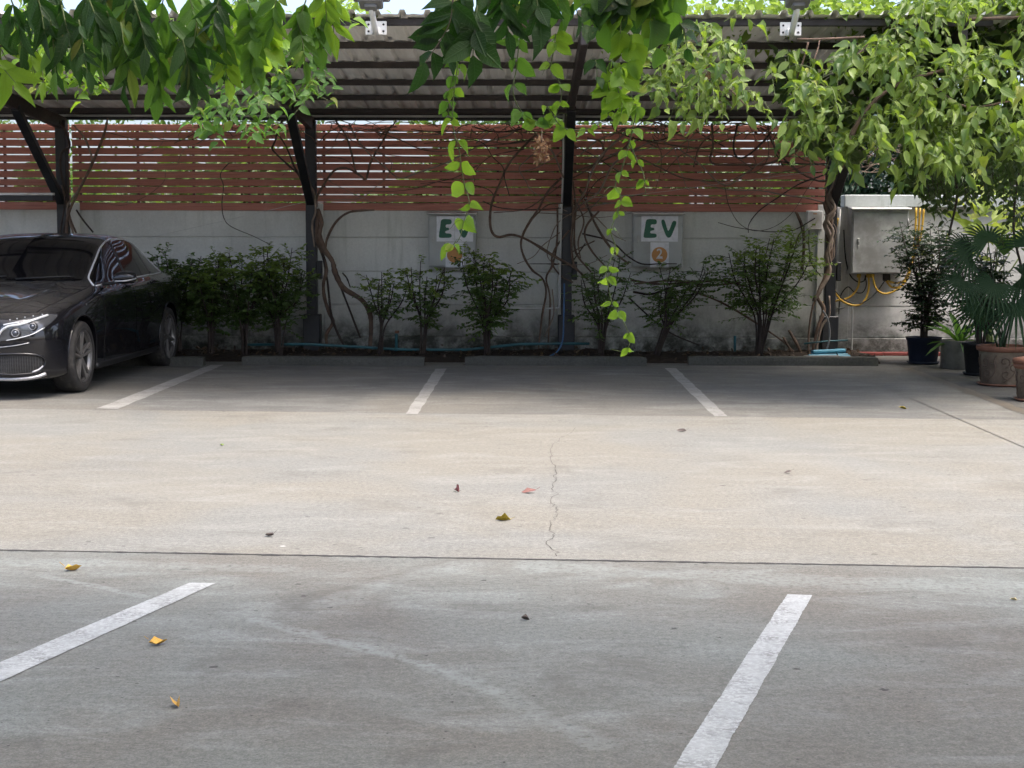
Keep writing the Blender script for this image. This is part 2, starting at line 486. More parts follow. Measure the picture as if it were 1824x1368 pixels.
# ------------------------------------------------------------------ leaf materials and leaf meshes
def leaf_mat(name, dark, light, trans, mixf=.42, rough=.48, island=False, veins=True, spots=False, yel=True):
    t = NT(name)
    rnd = t.n('NewGeometry').outputs['Random Per Island'] if island else t.n('ObjectInfo').outputs['Random']
    c = t.mix(rnd, dark, light)
    tr = t.mix(rnd, tuple(x * .8 for x in trans), trans)
    if veins:
        o = t.n('SeparateXYZ', {0: t.n('TexCoord').outputs['Object']})
        ax = t.math('ABSOLUTE', o.outputs[0])
        mid = t.mapr(ax, .008, .02, 1, 0)
        w = t.n('Math', {0: t.math('MULTIPLY', t.math('SUBTRACT', o.outputs[1], t.math('MULTIPLY', ax, .75)), 62)}, operation='SINE').outputs[0]
        ve = t.math('MAXIMUM', mid, t.math('MULTIPLY', t.mapr(w, .8, 1), .45))
        c = t.mix(t.math('MULTIPLY', ve, .45), c, tuple(min(1, x * 1.7 + .02) for x in light))
        tr = t.mix(t.math('MULTIPLY', ve, .4), tr, tuple(x * .55 for x in trans))
    if spots:
        s = t.mapr(t.noise(t.coord(), 5, 4, .6), .62, .7)
        c = t.mix(s, c, (.16, .14, .03))
    if not island and yel:
        yl = t.mapr(t.n('ObjectInfo').outputs['Random'], .93, .95, 0, 1, False)
        c = t.mix(t.math('MULTIPLY', yl, .55), c, (.34, .30, .05))
        br = t.mapr(t.noise(t.coord(), 3.2, 5, .7), .66, .72)
        c = t.mix(t.math('MULTIPLY', br, .7), c, (.16, .11, .04))
    p = t.princ(c, rough, 0, .42, *((ve, .5, .02) if veins else ()))
    tl = t.n('BsdfTranslucent', {'Color': tr}).outputs[0]
    mx = t.n('MixShader', {0: mixf, 1: p, 2: tl})
    return t.done(mx.outputs[0])

M['leaf_dark'] = leaf_mat('deep_green_leaf', (.010, .030, .008), (.034, .085, .018), (.055, .17, .012), .36, spots=True)  # backlit silhouette darkness is put into this deep green
M['leaf_mid'] = leaf_mat('mid_green_leaf', (.045, .11, .022), (.085, .18, .035), (.21, .42, .03), .45)
M['leaf_lime'] = leaf_mat('lime_green_leaf', (.085, .185, .022), (.15, .27, .035), (.40, .62, .035), .5)
M['leaf_vine'] = leaf_mat('canopy_vine_leaf', (.06, .13, .02), (.25, .33, .075), (.34, .50, .04), .40, rough=.42)
M['foliage_vine'] = leaf_mat('canopy_vine_foliage', (.035, .085, .016), (.23, .31, .07), (.32, .48, .04), .40, rough=.42, island=True, veins=False)
M['foliage_top'] = leaf_mat('sun_tinted_roof_foliage', (.09, .17, .03), (.20, .28, .05), (.36, .52, .05), .45, island=True, veins=False)  # lighter leaf colour stands in for sun on the roof growth
M['foliage_shrub'] = leaf_mat('shrub_foliage', (.045, .088, .025), (.11, .175, .05), (.17, .30, .05), .38, island=True, veins=False)
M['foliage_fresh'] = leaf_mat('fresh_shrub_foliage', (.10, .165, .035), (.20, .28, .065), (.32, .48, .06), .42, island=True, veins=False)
M['foliage_dark'] = leaf_mat('dark_pot_foliage', (.012, .026, .012), (.03, .058, .022), (.05, .10, .02), .3, island=True, veins=False)
M['foliage_tree'] = leaf_mat('tree_foliage', (.03, .07, .018), (.085, .145, .03), (.17, .30, .04), .4, island=True, veins=False)
M['foliage_conifer'] = leaf_mat('blue_green_foliage', (.02, .05, .032), (.045, .09, .05), (.06, .14, .06), .3, island=True, veins=False)
M['foliage_curtain'] = leaf_mat('shade_tinted_vine_foliage', (.018, .038, .010), (.065, .10, .024), (.12, .2, .03), .35, island=True, veins=False)  # vine leaf colour darkened to carry the shade inside and under the mass
M['leaf_palm'] = leaf_mat('palm_leaf', (.010, .034, .012), (.022, .058, .02), (.04, .12, .02), .3, rough=.7, veins=False, yel=False)
M['leaf_fern'] = leaf_mat('fern_leaf', (.05, .13, .025), (.10, .20, .04), (.16, .34, .04), .4, veins=False)
M['leaf_yellow'] = leaf_mat('yellow_green_leaf', (.16, .24, .03), (.26, .33, .06), (.45, .55, .06), .45, veins=False)
M['dry_flower'] = leaf_mat('dry_flower', (.32, .17, .08), (.42, .26, .14), (.35, .2, .1), .3, island=True, veins=False)
M['litter'] = leaf_mat('leaf_litter', (.03, .02, .012), (.10, .065, .035), (.05, .03, .02), .15, island=True, veins=False)
def fall_mat(name, a, b):
    t = NT(name); n = t.noise(t.coord(), 30, 5, .6)
    return t.done(t.princ(t.mix(t.mapr(n, .35, .65), a, b), .55, 0, .4, n, .3, .003))
M['fall_yellow'] = fall_mat('fallen_yellow', (.70, .44, .08), (.46, .24, .03))
M['fall_lime'] = fall_mat('fallen_yellow_green', (.52, .42, .03), (.16, .10, .02))
M['fall_red'] = fall_mat('fallen_red', (.22, .06, .05), (.10, .03, .03))
M['fall_pink'] = fall_mat('fallen_pink', (.24, .12, .095), (.16, .07, .06))
M['fall_brown'] = fall_mat('fallen_brown', (.10, .075, .065), (.05, .04, .035))
M['fall_green'] = fall_mat('fallen_green', (.22, .32, .05), (.12, .2, .03))
M['fall_pale'] = fall_mat('fallen_pale', (.62, .52, .3), (.5, .42, .22))

_lr = random.Random(3)
def leaf_shape(rows, fold=.12, curl=.25, twist=0.0, wave=0.0):
    """rows: (y, half width); a leaf of length 1 along +Y, upper face +Z"""
    V = []; F = []
    V.append((0, 0, 0))
    prev = [0]
    for i, (y, w) in enumerate(rows):
        z = -curl * y * y
        s = wave * (1 if i % 2 else -1)
        ids = [len(V), len(V) + 1, len(V) + 2]
        wl, wr = w * _lr.uniform(.85, 1.13), w * _lr.uniform(.85, 1.13)
        V += [(-wl, y + _lr.uniform(-.02, .02), z + fold * w * 2 * _lr.uniform(.5, 1.5) + s * .5), (_lr.uniform(-.012, .012), y, z), (wr, y + _lr.uniform(-.02, .02), z + fold * w * 2 * _lr.uniform(.5, 1.5) - s * .5)]
        if len(prev) == 1:
            F += [(prev[0], ids[1], ids[0]), (prev[0], ids[2], ids[1])]
        else:
            F += [(prev[0], prev[1], ids[1], ids[0]), (prev[1], prev[2], ids[2], ids[1])]
        prev = ids
    V.append((0, 1, -curl))
    F += [(prev[0], prev[1], len(V) - 1), (prev[1], prev[2], len(V) - 1)]
    V = [(x * math.cos(twist * y) - z * math.sin(twist * y), y, x * math.sin(twist * y) + z * math.cos(twist * y)) for x, y, z in V]
    return np.array(V), F

LANCE = [leaf_shape([(.12, .08), (.32, .165), (.55, .175), (.78, .10), (.92, .03)], .10 + .1 * k, .12 + .16 * k, .25 * (k - 1), .012 * k) for k in (0, 1, 2, .5, 1.5, 2.4)]
ROUND = [leaf_shape([(.08, .2), (.25, .36), (.5, .4), (.75, .28), (.9, .12)], .1 + .12 * k, .05 + .12 * k, .3 * (k - 1), .015 * k) for k in (0, 1, 2, .5, 1.5, 2.4)]
OVATE = [leaf_shape([(.12, .18), (.32, .28), (.55, .27), (.78, .15)], .12 + .12 * k, .1 + .2 * k, .3 * (k - 1), .012 * k) for k in (0, 1, 2, .5, 1.5, 2.4)]
SMALL = [leaf_shape([(.3, .22), (.65, .2)], .15, .2)]
BLADE = [leaf_shape([(.1, .05), (.3, .075), (.55, .085), (.8, .06)], .35, .35 + .25 * k, 0, .006) for k in range(2)]

_lm = {}
def leaf_mesh(shapes, k, mat):
    key = (id(shapes), k, mat.name)
    if key not in _lm:
        V, F = shapes[k]
        me = bpy.data.meshes.new('leaf'); me.from_pydata([tuple(v) for v in V], [], F)
        me.polygons.foreach_set('use_smooth', [True] * len(F)); me.materials.append(mat)
        _lm[key] = me
    return _lm[key]

def frame(d, nrm, p, s, ws=1.0):
    y = Vector(d).normalized(); n = Vector(nrm); x = y.cross(n)
    x = x.normalized() if x.length > 1e-5 else y.orthogonal().normalized()
    z = x.cross(y)
    m = Matrix((x * s * ws, y * s, z * s)).transposed().to_4x4(); m.translation = p
    return m

def leaf_object(parent, shapes, mat, p, d, nrm, s, ws=1.0, name='leaf'):
    me = leaf_mesh(shapes, random.randrange(len(shapes)), mat)
    o = bpy.data.objects.new(name, me); col.objects.link(o)
    o.parent = parent; o.matrix_parent_inverse = wm(parent).inverted()
    o.matrix_basis = frame(d, nrm, p, s, ws)
    return o

class Leaves:
    """many leaves joined into one mesh"""
    def __init__(self): self.items = []
    def add(self, shape, p, d, nrm, s, ws=1.0): self.items.append((shape, frame(d, nrm, p, s, ws)))
    def build(self, name, mat, parent=None, kind='stuff'):
        vs_, loops, starts, tot = [], [], [], []
        base = 0; ls = 0; cache = {}
        for (sh, m) in self.items:
            V, F = sh
            A = np.array(m)
            vs_.append(V @ A[:3, :3].T + A[:3, 3])
            k = id(sh)
            if k not in cache:
                cache[k] = (np.concatenate([np.array(f) for f in F]), np.array([len(f) for f in F]))
            L, T = cache[k]
            loops.append(L + base); tot.append(T)
            base += len(V)
        me = bpy.data.meshes.new(name)
        if base:
            V = np.concatenate(vs_).astype(np.float32); L = np.concatenate(loops).astype(np.int32); T = np.concatenate(tot).astype(np.int32)
            S = np.concatenate([[0], np.cumsum(T)[:-1]]).astype(np.int32)
            me.vertices.add(len(V)); me.vertices.foreach_set('co', V.ravel())
            me.loops.add(len(L)); me.loops.foreach_set('vertex_index', L)
            me.polygons.add(len(T)); me.polygons.foreach_set('loop_start', S); me.polygons.foreach_set('loop_total', T)
            me.polygons.foreach_set('use_smooth', np.ones(len(T), bool))
            me.update(calc_edges=True); me.validate()
        me.materials.append(mat)
        o = obj(name, me, parent)
        if kind: o['kind'] = kind
        return o

def rvec(s=1.0):
    return Vector((random.gauss(0, s), random.gauss(0, s), random.gauss(0, s)))

# ================================================================== THE SETTING
def line2(a, b):
    return (a.x, a.y, b.x - a.x, b.y - a.y)
def meet(l, m):
    d = l[2] * m[3] - l[3] * m[2]
    t = ((m[0] - l[0]) * m[3] - (m[1] - l[1]) * m[2]) / d
    return Vector((l[0] + l[2] * t, l[1] + l[3] * t, 0))
def off(l, k):
    n = Vector((-l[3], l[2])).normalized() * k
    return (l[0] + n.x, l[1] + n.y, l[2], l[3])

big = MB().add([(-400, -400, -.16), (400, -400, -.16), (400, 700, -.16), (-400, 700, -.16)], [(0, 1, 2, 3)])
tag(big.build('ground', M['ground']), kind='structure')

SEAM1 = line2(gr(0, 980), gr(1824, 1012))
SEAM2 = line2(gr(170, 729.5), gr(1824, 747.5))
JOINT = line2(gr(1500, 657), gr(1824, 797))
WEST, EAST = (-14, 0, 0, 1), (14, 0, 0, 1)
SOUTH, BEDL, NORTH = (0, -6, 1, 0), (0, 17.12, 1, 0), (0, 18.62, 1, 0)
G = .006
def slab(name, mat, south, north, west, east):
    q = [meet(south, west), meet(south, east), meet(north, east), meet(north, west)]
    m = MB(); m.poly([(p.x, p.y, 0) for p in q], (0, 0, -.12))
    o = m.build(name, mat); tag(o, kind='structure'); return o
near = slab('pavement', M['near'], SOUTH, off(SEAM1, -G), WEST, EAST)
aisle = slab('road', M['aisle'], off(SEAM1, G), off(SEAM2, -G * .6), WEST, off(JOINT, G))
aisle2 = slab('road', M['aisle'], off(SEAM1, G), off(SEAM2, -G * .6), off(JOINT, -G), EAST)
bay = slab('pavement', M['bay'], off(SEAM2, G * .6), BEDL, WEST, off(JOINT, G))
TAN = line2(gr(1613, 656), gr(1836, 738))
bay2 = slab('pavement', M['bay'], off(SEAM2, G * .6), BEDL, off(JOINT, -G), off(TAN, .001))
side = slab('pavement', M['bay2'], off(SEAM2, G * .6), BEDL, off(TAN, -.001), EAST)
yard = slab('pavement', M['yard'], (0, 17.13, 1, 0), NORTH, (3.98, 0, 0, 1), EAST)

# broken, chipped edge of the near joint: dark filler with uneven width
def joint_strip(parent, line, w, x0, x1, z, n=160):
    m = MB(); rows = [[], []]
    for i in range(n + 1):
        X = x0 + (x1 - x0) * i / n
        p = meet(line, (X, 0, 0, 1))
        a = w * (1 + random.random() ** 3 * 2.2); b = w * (1 + random.random() ** 3 * 1.2)
        rows[0].append((p.x, p.y - a, z)); rows[1].append((p.x, p.y + b, z))
    m.grid(rows, False)
    return m.build('joint_filler', M['joint'], parent)
joint_strip(near, SEAM1, .008, -4, 4, .0015, 260)
joint_strip(aisle, SEAM2, .003, -7, 8, -.004)

def ribbon(parent, name, mat, pts, w, z):
    m = MB(); rows = [[], []]
    for i, p in enumerate(pts):
        q = pts[min(i + 1, len(pts) - 1)] - pts[max(i - 1, 0)]
        nrm = Vector((-q.y, q.x, 0)).normalized()
        k = w * random.uniform(.3, 1.3)
        rows[0].append(p + nrm * k + Vector((0, 0, z))); rows[1].append(p - nrm * k + Vector((0, 0, z)))
    m.grid(rows, False)
    return m.build(name, mat, parent)
crack_px = [(1030, 762), (1008, 776), (985, 790), (978, 800), (983, 812), (979, 818), (988, 830), (991, 843), (987, 850), (994, 856), (980, 866), (990, 880), (983, 897), (990, 903),
            (995, 912), (985, 922), (978, 930), (979, 944), (988, 951), (985, 957), (972, 965), (984, 976), (992, 984), (990, 991)]
cp = []
for i in range(len(crack_px) - 1):
    a, b = gr(*crack_px[i]), gr(*crack_px[i + 1])
    for k in range(3):
        cp.append(a.lerp(b, k / 3) + Vector((random.gauss(0, .008), random.gauss(0, .012), 0)))
cp.append(gr(*crack_px[-1]))
ribbon(aisle, 'crack', M['crack'], cp, .0024, .001)

# painted bay lines, each with slightly ragged edges
def painted(parent, mat, quad, n=170, rag=.0009, label=None):
    a, b, c, d = [gr(*q) for q in quad]     # a-b one end, d-c the other end
    rows = [[], [], []]
    for i in range(n + 1):
        t = i / n
        l = a.lerp(d, t); r = b.lerp(c, t); u = (r - l).normalized()
        l += u * (random.gauss(0, rag) + rag * 2.2 * math.sin(i * .19 + a.x * 7) * math.sin(i * .071)); r += u * (random.gauss(0, rag) + rag * 2.2 * math.sin(i * .23 + b.x * 5) * math.sin(i * .057))
        if i in (0, n):
            e = (d - a).normalized() * random.gauss(0, rag)
            l += e; r -= e
        for k, p in enumerate((l, (l + r) / 2, r)):
            rows[k].append((p.x, p.y, .003))
    m = MB(); m.grid(rows, False)
    o = m.build('painted_line', mat, parent)
    if label: o['label'] = label
    return o
painted(near, M['paint_near'], [(338, 1039), (384, 1040), (-60, 1243), (-60, 1206)], label='white bay line at lower left of the near pavement')
painted(near, M['paint_near'], [(1402, 1060), (1447, 1061), (1245, 1420), (1165, 1420)], label='wide white bay line at lower right of the near pavement')
painted(bay, M['paint_far'], [(376, 650), (399, 650), (210, 729), (172, 728)], rag=.0025, label='worn white bay line beside the black car')
painted(bay, M['paint_far'], [(776, 657), (796, 657), (744, 738.5), (722, 738)], rag=.0025, label='worn white bay line in the middle of the bays')
painted(bay, M['paint_far'], [(1184, 656), (1204, 656), (1296, 742), (1272, 742)], rag=.0025, label='worn white bay line slanting to the right')
painted(bay2, M['paint_old'], [(1605, 656), (1622, 656), (1850, 738), (1822, 738)], rag=.005, label='faded tan bay line in front of the pots')

# planting bed
m = MB(); rows = []
for j in range(13):
    r = []
    for i in range(150):
        X = -10 + 14 * i / 149; Yb = 17.13 + 1.5 * j / 12
        e = min(1, min(j, 12 - j) / 2 + .15)
        r.append((X, Yb, -.02 + e * (.05 + .03 * math.sin(X * 2.1 + j) * math.sin(Yb * 5) + random.uniform(0, .035))))
    rows.append(r)
m.grid(rows); bed = m.build('ground', M['soil']); bed.name = 'planting_bed'; tag(bed, kind='structure')
lv = Leaves()
for _ in range(900):
    lv.add(SMALL[0], Vector((random.uniform(-7, 4), random.uniform(17.16, 18.5), random.uniform(.05, .09))), rvec(), Vector((0, 0, 1)) + rvec(.5), random.uniform(.03, .075))
for _ in range(150):
    lv.add(SMALL[0], Vector((random.uniform(-7, 3.9), 17.1 - abs(random.gauss(0, .22)) - .02, .004)), Vector((random.gauss(0, 1), random.gauss(0, 1), 0)), Vector((0, 0, 1)) + rvec(.15), random.uniform(.02, .05))
tag(lv.build('leaf_litter', M['litter']), 'brown fallen leaf litter on the dark soil of the planting bed', 'leaf litter')

# wheel stops
def wheel_stop(px0, px1, label):
    yb = gr((px0 + px1) / 2, 651.5).y
    x0 = at(px0, 640, yb).x; x1 = at(px1, 640, yb).x
    e = empty('wheel_stop', ((x0 + x1) / 2, yb + .08, 0)); m = MB()
    n = 24; rows = []
    prof = [(-.078, 0), (-.075, .05), (-.068, .088), (-.058, .098), (.058, .098), (.068, .088), (.075, .05), (.078, 0)]
    for i in range(n + 1):
        X = x0 + (x1 - x0) * i / n
        k = .93 if i in (0, n) else 1
        rows.append([(X, yb + .08 + a * k + random.gauss(0, .0012), b * (k if b > .06 else 1) + (random.gauss(0, .0015) if b > .06 else 0)) for a, b in prof])
    m.grid(rows, False)
    m.add(rows[0], [tuple(range(8))]); m.add(rows[-1], [tuple(range(8))])
    o = m.build('concrete_block', M['stop'], e)
    for t in (.2, .8):
        MB().lathe([(0, .1005), (.014, .1005), (.016, .098)], 12, c=(x0 + (x1 - x0) * t, yb + .08, 0)).build('bolt_head', M['purlin'], e)
    return tag(e, label, 'wheel stop', 'concrete wheel stops along the bays')
wheel_stop(34, 361, 'concrete wheel stop half hidden behind the rear wheel of the car')
wheel_stop(430, 755, 'concrete wheel stop in the bay just right of the car')
wheel_stop(828, 1152, 'concrete wheel stop in the middle bay under the first white sign box')
wheel_stop(1227, 1565, 'rightmost concrete wheel stop, in front of the pale blue pipes')

# ------------------------------------------------------------------ boundary wall of precast panels
WY = 18.62
PX = [at(p, 500, 18.2).x for p in (116, 556, 1009, 1478)]
bays = [PX[0] - 6.0, PX[0] - 3.0] + PX + [PX[3] + 3.0, PX[3] + 6.0, PX[3] + 9.0]
rows_z = [(.205, .585), (.592, .992), (.999, 1.405), (1.412, 1.815)]
def wall_run(name, label, xs, mat, ztop, coping=False):
    e = empty(name, ((xs[0] + xs[-1]) / 2, WY, 0))
    for x in xs:
        MB().box((x, WY, ztop / 2), (.19, .16, ztop + .0), None, .008).build('wall_post', mat, e)
    for a, b in zip(xs[:-1], xs[1:]):
        L = b - a - .185
        MB().box(((a + b) / 2, WY + .008, ztop / 2 + .005), (L + .05, .03, ztop - .02)).build('wall_core', M['joint'] if False else mat, e)
        c = (a + b) / 2
        MB().box((c, WY, .1), (L, .15, .2), None, .008).build('plinth_panel', mat, e)
        for (z0, z1) in rows_z:
            MB().box((c, WY + random.uniform(-.004, .004), (z0 + z1) / 2), (L - .004, .07, z1 - z0), None, .006).build('concrete_panel', mat, e)
        if coping:
            MB().box((c, WY - .02, ztop + .075), (b - a - .004, .24, .15), None, .01).build('coping_block', M['coping'], e)
    return tag(e, label, 'wall')
wall_run('boundary_wall', 'grey precast concrete panel wall behind the shrubs under the red slat fence', bays[:6], M['wall'], 1.82)
wall_run('boundary_wall', 'pale stained concrete wall with grey coping behind the potted plants', [PX[3] + .21] + bays[6:], M['wall_white'], 1.79, True)

# ------------------------------------------------------------------ slatted fence bays standing on the wall
FY = 18.56
fence_labels = ['red-brown slat fence section at the far left behind the black rail',
                'red-brown slat fence section above the car between two steel posts',
                'red-brown slat fence section above the first EV box with bright gaps',
                'red-brown slat fence section above the second EV box, nearest the wall cabinet']
for bi, (a, b) in enumerate(zip([PX[0] - 3.0] + PX[:-1], PX)):
    e = empty('slat_fence', ((a + b) / 2, FY, 1.80))
    L = b - a - .03
    z0 = 1.735
    me = None
    for k in range(11):
        hh = .088 if k == 0 else .075
        zc = z0 + .045 + k * .0945 + (0 if k == 0 else .004)
        mb = MB().box((0, 0, 0), (L, .018, hh + .004), None, .003)
        o = mb.build('slat', M['slat'], e, local=True)
        o.matrix_parent_inverse = wm(e).inverted()
        o.location = ((a + b) / 2, FY + random.uniform(-.004, .004), zc + random.uniform(-.003, .003))
        o.rotation_euler = (random.gauss(0, .03), random.gauss(0, .0007), 0)
    for t in (.03, .27, .5, .73, .97):
        MB().box((a + L * t + .015, FY + .032, 2.25), (.03, .03, 1.03)).build('batten', M['bark_dark'], e)
    tag(e, fence_labels[bi], 'fence', 'slat fence sections on the wall')

# ------------------------------------------------------------------ carport
SL = .06
def zroof(Y): return 2.91 + SL * (18.2 - Y)
def sheet_profile(x0, w):
    out = []; pitch = .21; x = 0.0
    while x < w - 1e-6:
        for dx, h in ((0, 0), (.045, .005), (.09, 0), (.125, 0), (.142, .038), (.180, .038), (.197, 0)):
            out.append((x0 + x + dx, h))
        x += pitch
    out.append((x0 + x, 0)); return out
def carport(name, posts, Yp, Yf, zf, x0, x1, ny, kind=None, label=None, ysheet=None):
    sg = 1 if Yf < Yp else -1
    e = empty(name, ((x0 + x1) / 2, Yp, 0))
    for x in posts:
        ztop = zf(Yp) - .12
        p = MB().box((x, Yp, ztop / 2), (.125, .125, ztop), None, .008).build('post', M['steel'], e)
        MB().box((x, Yp, .26), (.20, .20, .46), None, .01).build('base_sleeve', M['steel'], p)
        MB().box((x, Yp, .02), (.34, .34, .04), None, .006).build('base_plate', M['cement_pot'], p)
        MB().box((x + .095, Yp - .02 * sg, 1.02), (.06, .1, .22), None, .008).build('bracket', M['steel'], p)
        ya = Yp - sg * 1.62
        MB().beam((x, Yp - sg * .075, 1.82), (x, ya, zf(ya) - .21), .075, .10, (1, 0, 0), .006).build('brace', M['steel'], p)
        a = (x, Yp + sg * .12, zf(Yp + sg * .12) - .155); b = (x, Yf + sg * .08, zf(Yf + sg * .08) - .155)
        MB().beam(a, b, .065, .15, (0, 0, 1), .006).build('rafter', M['purlin'], e)
    for k in range(ny):
        Y = Yf + sg * (.13 + (abs(Yp - Yf) - .3) * k / (ny - 1))
        MB().box(((x0 + x1) / 2, Y, zf(Y) - .034), (x1 - x0 - .1, .05, .058), None, .004).build('purlin', M['purlin'], e)
    Yb = Yp + sg * .2
    MB().box(((x0 + x1) / 2, Yb, zf(Yb) - .046), (x1 - x0, .06, .092), None, .004).build('eave_beam', M['steel'], e)
    MB().box(((x0 + x1) / 2, Yb - sg * .05, zf(Yb) - .045), (x1 - x0, .035, .026), None, .003).build('eave_trim', M['galv'], e)
    w = .84; k = 0; x = x0
    while x < x1 - .2:
        pr = sheet_profile(x, w); y0, y1 = (Yf if ysheet is None else ysheet), Yp + sg * .3
        rows = []
        for tt in (0, .5, 1):
            Y = y0 + (y1 - y0) * tt
            rows.append([(a, Y, zf(Y) + h + .002 + .0015 * (k % 2)) for a, h in pr])
        m = MB(); m.grid(rows, False); m.grid([[(p[0], p[1], p[2] + .0012) for p in r] for r in rows], False)
        m.build('roof_sheet', M['roof'], e, fix=False)
        x += w; k += 1
    if kind: e['kind'] = kind
    return tag(e, label, 'carport') if label else e
carport('carport', [PX[0] - 3.0] + PX, 18.2, 12.74, zroof, -9.4, 3.9, 6, label='dark steel cantilever carport with corrugated roof over the parking bays')
def zroof2(Y): return 2.75 + .06 * (Y + 1.2)
carport('carport', [-4.6, -1.55, 1.55, 4.6], -1.6, 4.9, zroof2, -9, 9, 6, ysheet=2.2, label='matching steel carport roof over the near bays, mostly out of frame above')

# floodlights on poles clamped to the front purlin
def floodlight(px, py, tip, label):
    Yc = 12.80
    c = at(px, py, Yc)
    e = empty('floodlight', c)
    q = MB().box((c.x, Yc - .006, c.z), (.178, .012, .112), None, .004).build('bracket', M['white_metal'], e)
    for sx in (-1, 1):
        for sz in (-1, 1):
            MB().lathe([(0, -.003), (.009, -.003), (.009, 0)], 10, 'Y', (c.x + sx * .062, Yc - .0125, c.z + sz * .028)).build('bolt_hole', M['black_rubber'], q)
    t = at(tip[0], tip[1], Yc - .35)
    base = Vector((c.x, Yc - .05, c.z - .045))
    mid = base.lerp(t, .5)
    MB().tube([base, mid, t], .026, 14, 3).build('pole', M['white_metal'], e)
    MB().box((c.x, Yc - .03, c.z - .03), (.075, .05, .06), None, .008).build('socket', M['white_metal'], e)
    h = t + Vector((0, -.02, .05))
    MB().box(h, (.19, .17, .07), Euler((R(-18), 0, 0)).to_matrix(), .012).build('lamp_head', M['grey_pvc'], e)
    MB().box(h + Vector((0, 0, -.045)), (.10, .09, .04), Euler((R(-18), 0, 0)).to_matrix(), .008).build('knuckle', M['grey_pvc'], e)
    MB().box(h + Vector((0, -.02, .06)), (.3, .24, .045), Euler((R(-18), 0, 0)).to_matrix(), .01).build('lamp_housing', M['grey_pvc'], e)
    tag(e, label, 'floodlight', 'floodlights on the carport edge')
floodlight(670, 50, (661, 14), 'white pole floodlight on the carport edge left of the dark hanging leaves')
floodlight(1408, 52, (1421, 12), 'white pole floodlight on the carport edge among the right-hand vine')

# black rail at the far left
m = empty('steel_rail', at(40, 352, 17.7))
a = at(-180, 353, 17.7); b = at(96, 353, 17.7)
MB().beam(a, b, .08, .06, (0, 0, 1), .004).build('bar', M['steel'], m)
MB().beam(a + Vector((0, 0, .047)), b + Vector((0, 0, .047)), .085, .03, (0, 0, 1), .004).build('cap_strip', M['white_metal'], m)
tag(m, 'black steel rail with white top strip fixed left of the leftmost post', 'rail')

# red kerb strip in front of the right-hand wall
e = empty('kerb_strip', (5.2, 18.4, 0))
x = 4.02
while x < 6.9:
    MB().box((x + .145, 18.43, .02), (.285, .14, .04), None, .006).build('tile', M['red'], e); x += .29
tag(e, 'low red tiled strip along the foot of the pale wall', 'kerb')

# ================================================================== WALL-MOUNTED THINGS
def chaikin(P, n=2):
    for _ in range(n):
        Q = []
        for i in range(len(P)):
            a, b = P[i], P[(i + 1) % len(P)]
            Q += [(a[0] * .75 + b[0] * .25, a[1] * .75 + b[1] * .25), (a[0] * .25 + b[0] * .75, a[1] * .25 + b[1] * .75)]
        P = Q
    return P
E_OUT = [(575, 52), (615, 52), (655, 55), (658, 88), (645, 100), (604, 100), (602, 130), (634, 130), (637, 152), (600, 158), (598, 182), (640, 182), (658, 190), (655, 220), (600, 222), (542, 222), (541, 200), (555, 110), (560, 66)]
E_OUT = [((x - 520) / 163, (y - 25) / 230) for x, y in E_OUT]
V_OUT = [(698, 62), (716, 54), (730, 66), (744, 115), (758, 160), (770, 152), (785, 112), (800, 70), (822, 66), (838, 82), (812, 150), (786, 214), (764, 222), (744, 208), (720, 150), (700, 92)]
V_OUT = [((x - 684) / 166, (y - 25) / 230) for x, y in V_OUT]

def text_mesh(body, size):
    cu = bpy.data.curves.new('glyph', 'FONT'); cu.body = body; cu.size = size; cu.align_x = 'CENTER'; cu.align_y = 'CENTER'; cu.extrude = .0006; cu.offset = size * .012
    o = bpy.data.objects.new('glyph', cu); col.objects.link(o)
    dg = bpy.context.evaluated_depsgraph_get()
    me = bpy.data.meshes.new_from_object(o.evaluated_get(dg))
    bpy.data.objects.remove(o); return me

def paper(parent, x0, x1, y0, y1, Y, k):
    """one sheet of paper in pixel bounds on the plane Y; slightly wrinkled"""
    a = at(x0, y0, Y); b = at(x1, y1, Y)
    rows = []
    for j in range(9):
        rows.append([(a.x + (b.x - a.x) * i / 6, Y - .003 - .0016 * math.sin(i * 1.9 + j * 1.3 + k), a.z + (b.z - a.z) * j / 8) for i in range(7)])
    m = MB(); m.grid(rows); m.grid([[(x, y + .0006, z) for x, y, z in r] for r in rows])
    s = m.build('paper_sign', M['paper'], parent)
    return s, a, b
def decal(parent, name, mat, uv, a, b, Y, dy):
    P = [(a.x + (b.x - a.x) * u, Y - dy, a.z + (b.z - a.z) * v) for u, v in uv]
    return MB().poly(P, (0, -.0012, 0)).build(name, mat, parent)

